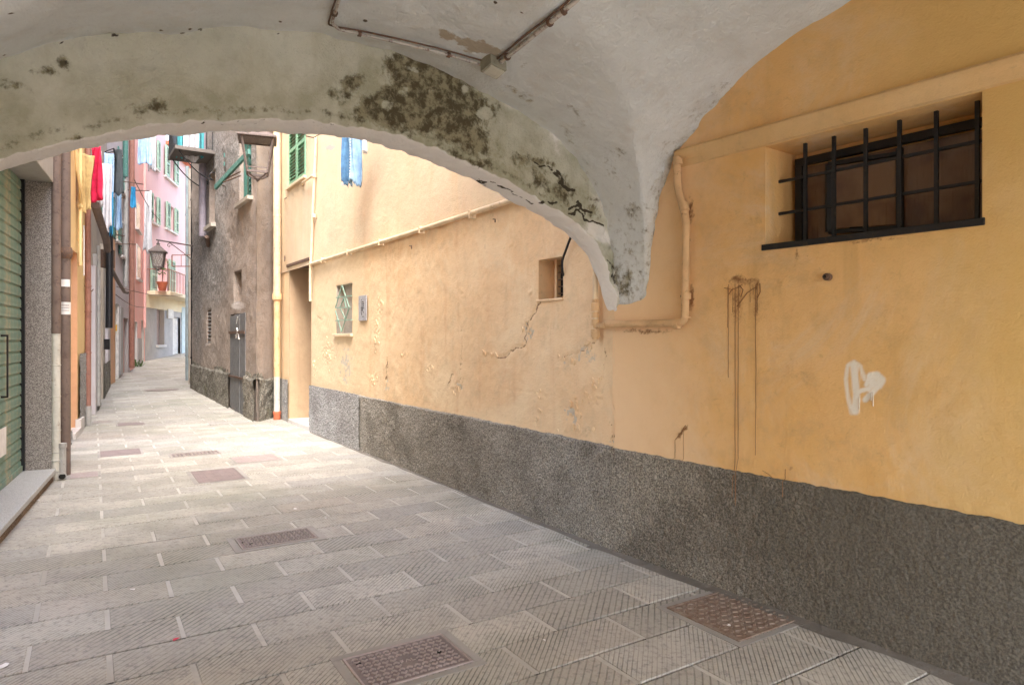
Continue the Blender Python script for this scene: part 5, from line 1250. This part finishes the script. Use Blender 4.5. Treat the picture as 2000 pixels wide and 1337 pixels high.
for k, y in enumerate((597, 602, 607)):
    to = math.atan2(-bp.y, -bp.x)+.1
    for j in range(7): 
        a_ = to-.7+j*.2; a2 = a_+.13; mk.add([bp+Vector((math.cos(q)*.0592, math.sin(q)*.0592, bz(y)+s)) for q, s in ((a_, 0), (a2, 0), (a2, .008), (a_, .008))], [(0, 1, 2, 3)])
mk.build('lettering', M_rust, b1)
wrap(546, 560, M_paper, 'torn_sticker', half=.9)
s1, sp = vpipe(121.5, 936, 866, .038, M_greypipe, 'short grey pipe stub strapped to the dark pipe, open end at the ground', 'pipe_stub', 'pipe stub')
mb = MB(); to = Vector((-sp.x, -sp.y, 0)).normalized(); mb.tube([sp+Vector((0, 0, .05)), sp+to*.06+Vector((0, 0, .045))], .042, 14); mb.build('elbow', M_greypipe, s1, smooth=True)
mb = MB(); mb.tube([sp+to*.0605+Vector((0, 0, .045)), sp+to*.062+Vector((0, 0, .045))], .033, 14); mb.build('bore', M_dark, s1)
collar(s1, sp+Vector((0, 0, .36)), sp+Vector((0, 0, .41)), .045, M_greypipe)
for z_ in (.10, .22, .31):
    mb = MB(); a_ = Vector((g0[0], g0[1], z_)); mb.tube([a_+Vector((-.05, -.06, 0)), sp+Vector((.03, -.05, z_)), bp+Vector((.05, -.06, z_))], .004, 6); mb.build('wire_tie', M_greypipe, s1)
cbl = MB(); 
for k in range(3): cbl.tube(curve_pts([WS.pt(.35+.1*k, 3.75, .03), WS.pt(.5, 3.55+.05*k, .1), WS.pt(.75, 3.35, .09), WS.pt(1.0-.1*k, 3.2+.05*k, .06)], .08), .009, 6)
tag(cbl.build('cable_bundle', M_beige), 'loose pale cables hanging above the granite jamb beside the dark pipes', 'cable')

# ------------------------------------------------------------------ a run of narrow house fronts on the left
def front(name, W, a0, a1, zt, m, label, holes=(), body=3.0, offk=.03, zb=-.3):
    t = thing(name, W.pt(a0, slope(W.pt(a0, 0).y)), label, 'house')
    V, Fc, a, z = wall_grid(W, a0, a1, zb, zt, .09, holes, lambda a, z: (fbm(a*1.5, z*1.5, 11)-.5)*offk)
    link_mesh('wall', V, Fc, m, t, True)
    mb = MB(); mb.wbox(W, a0+.02, a1-.02, zb, zt-.05, -body, -.9); mb.build('house_body', m, t)
    mb = MB(); mb.wbox(W, a0, a1, zt, zt+.15, -body, .25); mb.build('roof', M_terra, t)
    return t
def wr(W, x0, x1, y0, y1, off=0.0):
    xm = (x0+x1)/2; aa = sorted((W.hit(x0, y0, off)[0], W.hit(x1, y0, off)[0])); return aa[0], aa[1], W.hit(xm, y1, off)[1], W.hit(xm, y0, off)[1]
def panel(W, t, nm, x0, x1, y0, y1, m, o0=-.02, o1=.02, bevel=0):
    r_ = wr(W, x0, x1, y0, y1); mb = MB(); mb.wbox(W, r_[0], r_[1], max(r_[2], -.2), r_[3], o0, o1); return mb.build(nm, m, t, bevel=bevel)
# yellow house
yd = wr(WY, 139, 151, 492, 860); yd = (yd[0], yd[1], -1, WY.hit(145, 490)[1])
yel = front('yellow_house', WY, -.02, WY.L+.05, 9.8, M_yellow, 'warm yellow house next to the dark pipes with grey roughcast base and white step', [yd])
mb = MB(); reveal(mb, WY, yd[0], yd[1], -.05, yd[3], .35); dr = mb.build('doorway', M_orangew, yel)
mb = MB(); mb.wbox(WY, yd[0]+.03, yd[1]-.03, .02, yd[3], -.34, -.30); mb.build('door', M_orangew, dr)
mb = MB(); mb.wbox(WY, yd[0]-.02, yd[1]+.3, -.02, .10, -.3, .06); mb.build('doorstep', M_marble, dr, bevel=.006)
ya = WY.hit(152, 700)[0]
V, Fc, a, z = wall_grid(WY, ya, WY.L+.03, -.1, 1.32, .03, (), lambda a, z: .03+(fbm(a*40, z*40, 3, 3)-.5)*.03); link_mesh('roughcast_base', V, Fc, M_dado2, yel, True)
V, Fc, a, z = wall_grid(WY, -.01, yd[0]-.005, -.1, .16, .03, (), lambda a, z: .02+(fbm(a*40, z*40, 3, 3)-.5)*.02); link_mesh('roughcast_base', V, Fc, M_dado2, yel, True)
panel(WY, yel, 'marble_panel', 150, 157, 816, 838, M_marble, -.02, .06)
gp_ = pipe_thing('gas_pipe', 'yellow painted gas pipe running down the yellow house and ending in a cap', M_yellow, [WY.h(157, 262, .06), WY.h(157, 400, .06), WY.h(156.5, 519, .06)], .026)
for y in (400, 466, 512): collar(gp_, WY.h(157, y, .06), WY.h(157, y+5, .06), .038, M_yellow)
pipe_thing('gas_pipe', 'second bent yellow pipe at the top of the yellow house', M_yellow, [WY.h(147, 265, .06), WY.h(150, 330, .06), WY.h(158, 372, .09), WY.h(158, 395, .07)], .022)
pipe_thing('rail', 'thin white ladder-like rail on the edge of the yellow house', M_white, [WY.h(164, 440, .08), WY.h(164, 538, .08)], .010)
hang('awning_cloth', 'rolled ochre awning cloth hanging high on the yellow house', 'awning', P3(163, 300, 11.0), (.4, .9, 0), .35, .95, M_ochrecloth, 3, .05, .5, seed=8)
rp, rpp = vpipe(172, 831, 300, .046, M_redpipe, 'tall red-brown drainpipe with grey foot beyond the yellow house', zt=6.7)
mb = MB(); mb.tube([rpp-Vector((0, 0, .02)), rpp+Vector((0, 0, .36))], .053, 14); mb.build('foot', M_greypipe, rp, smooth=True)
for y in (560, 690, 610): z_ = EYE+(HOR-y)/F*rpp.y; collar(rp, rpp+Vector((0, 0, z_)), rpp+Vector((0, 0, z_+.03)), .055, M_redpipe)
# beige house
hb1 = wr(WG, 189, 194, 560, 790); hb1 = (hb1[0], hb1[1], -1, WG.hit(191, 580)[1])
hb2 = wr(WG, 200, 204, 590, 640)
bei = front('beige_house', WG, .0, WG.L, 10, M_beige, 'drab beige house beyond the red-brown pipe with niches and a roughcast base', [hb1, hb2])
mb = MB(); reveal(mb, WG, hb1[0], hb1[1], -.05, hb1[3], .3); d_ = mb.build('doorway', M_grey, bei)
mb = MB(); mb.wbox(WG, hb1[0]+.02, hb1[1]-.02, 0, hb1[3], -.29, -.26); mb.build('door', M_wood, d_)
mb = MB(); reveal(mb, WG, *hb2, .3); mb.build('window', M_grey, bei)
a_ = WG.hit(181, 700)[0]
for (x0, x1, y0, m_) in ((178.5, 181, 520, M_lilac), (181, 187, 500, M_grey), (195, 199, 480, M_beige), (205, 208.6, 560, M_lilac)):
    panel(WG, bei, 'pilaster', x0, x1, y0, 830, m_, -.02, .07)
for (x0, x1) in ((182, 187.5), (195, 199.5), (200, 208.5)):
    r_ = wr(WG, x0, x1, 700, 800); V, Fc, a, z = wall_grid(WG, r_[0], r_[1], -.1, .95, .04, (), lambda a, z: .09+(fbm(a*30, z*30, 3, 3)-.5)*.03); link_mesh('roughcast_base', V, Fc, M_dado3, bei, True)
# open window leaves and frames on the upper beige wall
def upwin(W, t, x0, x1, y0, y1, m, name='window', openleaf=True, glass=True):
    r_ = wr(W, x0, x1, y0, y1); mb = MB(); mb.wbox(W, r_[0], r_[1], r_[2], r_[3], -.02, .035); w_ = mb.build(name, M_white, t)
    mb = MB(); mb.wbox(W, r_[0]+.06, r_[1]-.06, r_[2]+.06, r_[3]-.06, .036, .04); mb.build('pane', M_glass, w_)
    mb = MB(); mb.wbox(W, r_[0]-.08, r_[1]+.08, r_[2]-.07, r_[2], -.02, .12); mb.build('sill', M_marble, w_)
    if openleaf:   # both leaves folded back against the wall
        ww = (r_[1]-r_[0])*.5
        leaf(W, r_[0]-ww, r_[0]-.02, r_[2], r_[3], .03, .075, m, w_, 12); leaf(W, r_[1]+.02, r_[1]+ww, r_[2], r_[3], .03, .075, m, w_, 12)
    return w_
upwin(WG, bei, 184, 190, 300, 385, M_dkgreen); upwin(WG, bei, 197, 202, 350, 430, M_teal)
# grey gutter pipe crossing diagonally
pipe_thing('gutter_pipe', 'thick brown-grey pipe sloping down across the beige house to a box', M_brownpipe, [WG.h(186, 400, .2), WG.h(208, 470, .25), WG.h(210, 488, .25)], .07)
o = MB(); q_ = WG.h(210, 495, .2); o.box(q_+Vector((0, 0, -.12)), .22, .22, .42); o = o.build('rain_hopper', M_rust, bevel=.02); tag(o, 'rusty rainwater hopper box below the sloping pipe', 'rain hopper')
pipe_thing('downpipe', 'black downpipe hanging below the rusty hopper', M_blackiron, [WG.h(214, 560, .25)+Vector((0, 0, 1.2)), WG.h(213, 640, .25)], .07)
pipe_thing('gutter_pipe', 'thin brown pipe sloping down to the right from the rusty hopper', M_brownpipe, [WO.h(217, 524, .35), WO.h(232, 552, .3), WO.h(243, 570, .2), WO.h(249, 571, .2)], .05)
pipe_thing('drainpipe', 'slim grey pipe on the beige house between the two niches', M_greypipe, [WG.h(192.5, 480, .1), WG.h(192.5, 792, .1)], .035)
mb = MB(); q_ = WG.h(208, 672, .12); mb.box(q_, .14, .2, .26, .5); mb = mb.build('letter_box', M_blackiron, bevel=.01); tag(mb, 'small black box fixed at the end of the beige house', 'letter box')
# house with white door and red door
hw1 = wr(WO, 222, 232, 592, 735); hw1 = (hw1[0], hw1[1], -.3, WO.hit(227, 592)[1]); hr1 = wr(WO, 238.5, 250, 620, 722); hr1 = (hr1[0], hr1[1], -.3, WO.hit(244, 620)[1])
apr = front('apricot_house', WO, .0, WO.L, 13, M_lilac, 'narrow grey and apricot house with one white door and one red-orange door', [hw1, hr1])
for (x0, x1, y0, y1, m_, nm) in ((209.3, 212, 420, 755, M_grey, 'pilaster'), (212, 221.5, 465, 748, M_orangew, 'apricot_panel'), (233, 238, 600, 730, M_grey, 'pilaster')):
    panel(WO, apr, nm, x0, x1, y0, y1, m_, -.02, .05)
zb2 = slope(WO.pt((hw1[0]+hw1[1])/2, 0).y)
mb = MB(); reveal(mb, WO, hw1[0], hw1[1], zb2-.1, hw1[3], .15); d_ = mb.build('white_doorway', M_white, apr)
mb = MB(); mb.wbox(WO, hw1[0]+.1, hw1[1]-.1, zb2, hw1[3]-.1, -.14, -.08); mb.build('door', M_white, d_)
q_ = WO.h(227, 640, -.07); mb = MB(); mb.box(q_, .05, .16, .2, math.atan2(WO.u[1], WO.u[0])-math.pi/2); mb.build('sticker', paint('yellow_sticker', (.8, .45, .05), .5), d_)
mb = MB(); reveal(mb, WO, hr1[0], hr1[1], zb2-.1, hr1[3], .2); d_ = mb.build('red_doorway', M_grey, apr)
mb = MB(); mb.wbox(WO, hr1[0]+.02, hr1[1]-.02, zb2, hr1[3]-.02, -.18, -.12); mb.build('door', M_reddoor, d_)
upwin(WO, apr, 222, 229, 395, 470, M_dkgreen); upwin(WO, apr, 231, 238, 300, 372, M_teal); upwin(WO, apr, 233, 239, 430, 500, M_dkgreen)
pipe_thing('drainpipe', 'teal drainpipe high on the apricot house', M_teal, [WO.h(245, 200, .1), WO.h(245, 345, .1)], .08)
pipe_thing('drainpipe', 'pale grey drainpipe below the teal one on the apricot house', M_greypipe, [WO.h(245.5, 350, .1), WO.h(245, 560, .1)], .07)
# salmon house
hs1 = wr(WP, 262, 268, 625, 712); hs1 = (hs1[0], hs1[1], -.3, WP.hit(265, 628)[1]); hs2 = wr(WP, 276, 281, 625, 705); hs2 = (hs2[0], hs2[1], -.3, WP.hit(278, 625)[1])
sal = front('salmon_house', WP, .0, WP.L-.02, 16, M_pink2, 'salmon pink house before the bend with rusty pipe and two narrow doors', [hs1, hs2])
for h_, m_ in ((hs1, M_lilac), (hs2, M_beige)):
    mb = MB(); reveal(mb, WP, h_[0], h_[1], .2, h_[3], .2); d_ = mb.build('doorway', M_marble, sal)
    mb = MB(); mb.wbox(WP, h_[0]+.04, h_[1]-.04, .2, h_[3]-.05, -.18, -.12); mb.build('door', m_, d_)
r_ = wr(WP, 255, 282.5, 680, 700); mb = MB(); mb.wbox(WP, hs1[1]+.06, hs2[0]-.06, .2, 1.55, -.02, .03); mb.build('grey_base', M_grey, sal)
pipe_thing('drainpipe', 'rusty orange drainpipe down the near edge of the salmon house', M_redpipe, [WP.h(257.5, 262, .12), WP.h(257.5, 718, .12)], .09)
pipe_thing('drainpipe', 'thin salmon pipe at the far edge of the salmon house', M_pink2, [WP.h(282.5, 262, .12), WP.h(282.5, 640, .12)], .06)
upwin(WP, sal, 266, 273, 480, 545, M_palegreen, openleaf=False); upwin(WP, sal, 264, 272, 395, 450, M_palegreen, openleaf=False)
# weeds
mb = MB(); rr = random.Random(4); g = G(257, 716)
for k in range(60):
    b = Vector((g[0]+rr.uniform(-.25, .3), g[1]+rr.uniform(-.4, .4), slope(g[1]))); e = b+Vector((rr.uniform(-.15, .15), rr.uniform(-.15, .15), rr.uniform(.1, .32)))
    mb.beam(b, e, .03, .008)
tag(mb.build('weeds', paint('weed_green', (.10, .16, .05), .8)), 'tuft of green weeds at the foot of the salmon house', 'weeds')

# ------------------------------------------------------------------ pink house closing the street
aSp = WX.hit(324, 300)[0]; zSp = WX.hit(345, 304)[1]
tw = wr(WX, 306, 321, 604, 673); rs = wr(WX, 337.5, 352, 620, 690); rs = (rs[0], rs[1], .3, rs[3]); z6 = WX.hit(300, 602)[1]; z5 = WX.hit(300, 578)[1]
pk = thing('pink_house', WX.pt(0, slope(WX.pt(0, 0).y)), 'pale pink house with green shutters closing the view, grey ground floor', 'house')
wins = [(296, 303.5, 270, 326, 'A'), (327, 338, 296, 352, 'B'), (294.5, 303, 382, 434, 'A'), (328, 338, 402, 450, 'B')]
wrs = []
for x0, x1, y0, y1, k in wins: wrs.append(wr(WX, x0, x1, y0, y1))
bd = wr(WX, 303, 326, 500, 573)
V, Fc, a, z = wall_grid(WX, 0, aSp, z5, 19, .25, [h for h in wrs+[bd] if h[0] < aSp], lambda a, z: (fbm(a, z, 7)-.5)*.03); link_mesh('pink_wall', V, Fc, M_pink, pk, True)
V, Fc, a, z = wall_grid(WX, aSp, 15, z5, zSp, .25, [h for h in wrs+[bd] if h[1] > aSp], lambda a, z: (fbm(a, z, 7)-.5)*.03); link_mesh('pink_wall', V, Fc, M_pink, pk, True)
mb = MB(); mb.wbox(WX, 0, 15, z6, z5, -.3, .03); mb.build('cream_band', M_creamwall, pk)
V, Fc, a, z = wall_grid(WX, 0, 15, .2, z6, .25, [tw, rs], lambda a, z: (fbm(a, z, 7)-.5)*.03); link_mesh('grey_ground_floor', V, Fc, M_grey, pk, True)
mb = MB(); mb.wbox(WX, .05, aSp, .2, 18.9, -5, -.5); mb.wbox(WX, aSp, 15, .2, zSp-.1, -5, -.5); mb.build('house_body', M_pink, pk)
mb = MB(); mb.wbox(WX, aSp, 15, zSp, zSp+.2, -5, .3); mb.build('roof', M_terra, pk)
for h_ in wrs:
    mb = MB(); reveal(mb, WX, *h_, .25); w_ = mb.build('window', M_pink, pk); ww = (h_[1]-h_[0])*.62
    mb = MB(); mb.wbox(WX, h_[0]+.02, h_[1]-.02, h_[2]+.03, h_[3]-.02, -.22, -.20); mb.build('pane', M_glass, w_)
    mb = MB(); am2 = (h_[0]+h_[1])/2; mb.wbox(WX, am2-.05, am2+.05, h_[2]+.03, h_[3], -.20, -.15); mb.wbox(WX, h_[0]+.0, h_[0]+.08, h_[2]+.03, h_[3], -.20, -.15); mb.wbox(WX, h_[1]-.08, h_[1], h_[2]+.03, h_[3], -.20, -.15); mb.build('window_frame', M_white, w_)
    mb = MB(); mb.wbox(WX, h_[0]-ww, h_[1]+ww, h_[2]-.1, h_[2]-.01, -.05, .12); mb.build('sill', M_marble, w_)
    leaf(WX, h_[0]-ww, h_[0]-.02, h_[2], h_[3]+.02, .06, .14, M_palegreen, w_, 14, w=.09); leaf(WX, h_[1]+.02, h_[1]+ww, h_[2], h_[3]+.02, .06, .14, M_palegreen, w_, 14, w=.09)
mb = MB(); reveal(mb, WX, *bd, .3); w_ = mb.build('balcony_door', M_pink, pk)
for x0, x1 in ((291, 302), (327, 338)):
    r_ = wr(WX, x0, x1, 498, 572); leaf(WX, r_[0], r_[1], bd[2], bd[3], .05, .13, M_palegreen, w_, 18, w=.09)
mb = MB(); mb.wbox(WX, bd[0]+.05, bd[1]-.05, bd[2], bd[3], -.28, -.22); mb.build('door', M_pink2, w_)
bs = wr(WX, 284, 356, 574, 579); bz0 = z5+.02
bl = MB(); bl.wbox(WX, .3, 10.5, bz0-.02, bz0+.16, .0, 1.0); bl = bl.build('balcony', M_creamwall, pk, bevel=.02)
for k in range(34):
    mb = MB(); a_ = .35+k*.3; mb.tube([WX.pt(a_, bz0+.16, .95), WX.pt(a_, bz0+1.15, .95)], .014, 5); mb.build('baluster', M_redpipe, bl)
for k in range(4):
    mb = MB(); o_ = .1+k*.27; mb.tube([WX.pt(.35, bz0+.16, o_), WX.pt(.35, bz0+1.15, o_)], .014, 5); mb.build('baluster', M_redpipe, bl)
mb = MB(); mb.tube([WX.pt(.35, bz0+1.16, 0), WX.pt(.35, bz0+1.16, .95), WX.pt(10.4, bz0+1.16, .95)], .03, 6); mb.build('handrail', M_redpipe, bl)
# pot with plant on the balcony
pc = P3(317, 570, WX.pt(3.2, 0).y); pc = WX.pt(WX.hit(317, 570, .7)[0], bz0+.16, .7)
pt = MB(); pt.tube([pc, pc+Vector((0, 0, .05)), pc+Vector((0, 0, .34)), pc+Vector((0, 0, .40))], [.13, .15, .22, .24], 12); pt = pt.build('plant_pot', M_terra, smooth=True); tag(pt, 'terracotta pot with a thin plant on the pink house balcony', 'potted plant')
mb = MB(); rr = random.Random(6); mb.tube([pc+Vector((0, 0, .3)), pc+Vector((.03, 0, .8)), pc+Vector((-.02, 0, 1.2))], .02, 6); mb.build('stem', M_rust, pt)
mb = MB()
for k in range(50):
    b = pc+Vector((rr.uniform(-.18, .18), rr.uniform(-.18, .18), rr.uniform(.7, 1.35))); mb.beam(b, b+Vector((rr.uniform(-.1, .1), rr.uniform(-.1, .1), rr.uniform(-.05, .1))), .05, .01)
mb.build('foliage', paint('pot_leaves', (.12, .2, .06), .7), pt)
mb = MB(); reveal(mb, WX, *tw, .3); w_ = mb.build('tall_window', M_marble, pk)
mb = MB(); mb.wbox(WX, tw[0]+.03, tw[1]-.03, tw[2], tw[3], -.28, -.22); mb.build('board', paint('tan_board', (.36, .26, .22), .8), w_)
mb = MB(); mb.wbox(WX, tw[0]-.1, tw[1]+.1, tw[2]-.12, tw[2], -.05, .1); mb.build('sill', M_marble, w_)
for k in range(22):
    if k == 0: rsh = MB(); rsh.wbox(WX, rs[0], rs[1], .3, rs[3], -.2, -.16); rsh = rsh.build('roller_shutter', M_white, pk)
    z0 = .4+(rs[3]-.4)*k/22; mb = MB(); mb.wbox(WX, rs[0]+.05, rs[1]-.05, z0, z0+(rs[3]-.4)/22-.03, -.16, -.10); mb.build('slat', M_white, rsh)
r_ = wr(WX, 325.5, 336, 604, 622); mb = MB(); mb.wbox(WX, *r_, .0, .08); tag(mb.build('sign_board', M_white, bevel=.01), 'blank white square sign on the grey ground floor of the pink house', 'sign')
mb = MB(); rr_ = wr(WX, 354, 364, 600, 690); mb.wbox(WX, rr_[0], rr_[1], .3, rr_[3], .0, .04); mb.build('pale_blue_panel', paint('pale_blue', (.5, .62, .66), .6), pk)
# orange house behind
oh = thing('tall_orange_house', WX.pt(12, 0, -6), 'orange-red house rising behind the pink one beside the balcony', 'house')
mb = MB(); mb.wbox(WX, aSp-1, 22, .2, 22, -14, -5.2); mb.build('wall', M_orangehouse, oh)
mb = MB(); mb.wbox(WX, aSp-1.2, 22.2, 22, 22.3, -14, -5); mb.build('roof', M_terra, oh)
# something closes the street right of the bend
cl = thing('bend_house', WX.pt(15, 0, 1), 'pale house just visible in the gap at the bend of the street', 'house')
mb = MB(); mb.wbox(WX, 15.02, 15.6, .2, 12, -3, 9); mb.build('wall', M_creamwall, cl)

# ------------------------------------------------------------------ laundry and poles on the left
hang('red_garment', 'long crimson garment hanging in a bundle, nearest of the left-hand laundry', 'laundry', P3(189, 288, 11.2), (.9, -.3, 0), .21, .9, C_red, 2.5, .055, -.35, seed=11)
hang('white_shirt', 'white cloth showing below the crimson garment', 'laundry', P3(193, 296, 11.6), (.9, -.3, 0), .16, .97, C_white, 2, .04, -.2, seed=12)
hang('towel', 'white towel behind the crimson garment', 'laundry', P3(209, 320, 13.0), (.8, .5, 0), .16, 1.25, C_white, 3, .03, seed=13)
hang('towel', 'pale blue towel between the white and the bright blue ones', 'laundry', P3(213, 300, 13.3), (.8, .5, 0), .16, 1.15, C_lblue, 3, .03, seed=14)
hang('towel', 'bright blue narrow towel, longest of the hanging cloths', 'laundry', P3(217, 375, 13.2), (.9, .3, 0), .08, .85, C_blue, 1, .03, seed=15)
hang('shirt', 'pale blue shirt hanging right of the bright blue towel', 'laundry', P3(231, 362, 14.5), (.9, .3, 0), .13, .95, C_lblue, 2, .05, -.3, seed=16)
hang('blue_cloth', 'small vivid blue cloth alone before the salmon house', 'laundry', P3(260.5, 365, 17.5), (.9, .2, 0), .11, .55, C_blue, 1, .05, seed=17)
hang('sheet', 'long white sheet hanging down before the pink house', 'laundry', P3(289, 372, 19), (.9, .2, 0), .16, 1.75, C_white, 2, .05, -.6, seed=18)
hang('sheet', 'white and pale blue sheet high under the arch edge', 'laundry', P3(282, 262, 19), (.9, .2, 0), .35, .85, C_lblue, 3, .05, seed=19)
hang('sheet', 'white sheet high before the pink wall, right of the pale blue one', 'laundry', P3(297, 262, 19.5), (.9, .2, 0), .22, 1.05, C_white, 3, .05, seed=20)
hang('dark_garment', 'dark grey garment slanting beside the drying rack', 'laundry', P3(231, 292, 14), (.9, .3, 0), .13, .95, C_dark, 1, .05, -.6, seed=21)
rk = MB(); c0 = P3(206, 296, 13.6); c1_ = P3(222, 290, 13.6); c2_ = P3(232, 348, 14.6); c3_ = P3(212, 340, 14.4)
for k in range(12):
    t_ = k/11; rk.tube([c0.lerp(c3_, t_), c1_.lerp(c2_, t_)], .010, 5)
for p, q in ((c0, c3_), (c1_, c2_)): rk.tube([p, q], .016, 5)
tag(rk.build('drying_rack', M_blackiron), 'dark wire drying rack tilted above the blue towels', 'drying rack')
poles = [((232, 353), (280, 360), 17, 'upper brown clothes pole left of the pink house'), ((205, 357), (240, 361), 14, 'brown clothes pole just under the drying rack'), ((222, 386), (244, 387), 14.5, 'short black clothes pole above the pale blue shirt'), ((250, 371), (292, 373), 17.5, 'long clothes pole above the vivid blue cloth'), ((226, 476), (265, 477), 17, 'low clothes pole left of the glazed lantern'), ((166, 307), (178, 311), 11.2, 'short dark pole beside the crimson garment'), ((205, 301), (240, 305), 13.8, 'teal pole at the top of the drying rack'), ((227, 458), (243, 461), 17, 'short thin pole under the bright blue towel')]
for (p, q, d, l) in poles:
    mb = MB(); a_ = P3(*p, d); b_ = P3(*q, d+.6); mb.tube([a_, b_], .014, 6); tag(mb.build('clothes_pole', M_rust), l, 'pole')
for i, (p, q, d0, d1, l) in enumerate([((262, 350), (312, 430), 16, 22, 'sagging clothes line crossing in front of the pink windows'), ((206, 430), (214, 520), 14.5, 16, 'grey wire down past the rusty hopper'), ((226, 575), (283, 600), 19, 26, 'overhead wire crossing the salmon house at first floor'), ((228, 560), (356, 576), 19, 28, 'wire running along under the pink balcony'), ((168, 545), (182, 565), 12.5, 13, 'loop of wire beside the red-brown pipe')]):
    a_ = P3(*p, d0); b_ = P3(*q, d1); P = [a_.lerp(b_, k/10)-Vector((0, 0, .12*math.sin(math.pi*k/10))) for k in range(11)]
    mb = MB(); mb.tube(P, .010, 5); tag(mb.build('overhead_wire', M_rust), l, 'wire')
# jeans
jt = P3(688, 262, 8.6)
uF = Vector((WF.u[0], WF.u[1], 0)); 
je = thing('jeans', jt, 'faded blue jeans hanging by the waist with frayed hems, high before the peach wall', 'jeans')
o1 = hang('leg', None, None, P3(678, 240, 8.7), (-.95, .3, 0), .14, .79, C_denim, 1.5, .045, .12, seed=31, ragged=.02); o2 = hang('leg', None, None, P3(693, 238, 8.55), (-.95, .3, 0), .24, .79, C_pale, 1.4, .06, .42, seed=33, ragged=.025)
for o in (o1, o2): o.location = o.location-je.location; o.parent = je
mb = MB()
for k in range(14): p = P3(684.5-.25*k*.4, 272+k*5.6, 8.47); mb.box(p, .008, .004, .014)
mb.build('stitching', M_white, je)
mb = MB(); rr = random.Random(9)
for k in range(40):
    p = P3(666+rr.uniform(0, 36), 356+rr.uniform(-2, 3), 8.55); mb.tube([p, p+Vector((rr.uniform(-.02, .02), rr.uniform(-.02, .02), -rr.uniform(.01, .05)))], .0015, 4)
mb.build('frayed_hem', C_pale, je)
mb = MB(); mb.tube([P3(640, 235, 8.7), P3(720, 232, 8.5), WF.pt(3.1, 4.9, 0)], .006, 5); tag(mb.build('clothes_line', M_greypipe), 'clothes line carrying the jeans, hidden behind the arch top', 'clothes line')
hang('cloth', 'corner of a checked grey cloth beside the jeans', 'laundry', P3(712, 232, 8.4), (-.9, .4, 0), .12, .42, C_white, 2, .03, .6, seed=35)
# thin wires dangling at the arch crown
mb = MB(); mb.tube([P3(590, 255, 3.9), P3(598, 266, 3.95), P3(612, 269, 3.95), P3(625, 262, 3.9)], .0028, 5); tag(mb.build('dangling_wire', M_rust), 'thin loop of wire dangling from the crown of the arch', 'wire')
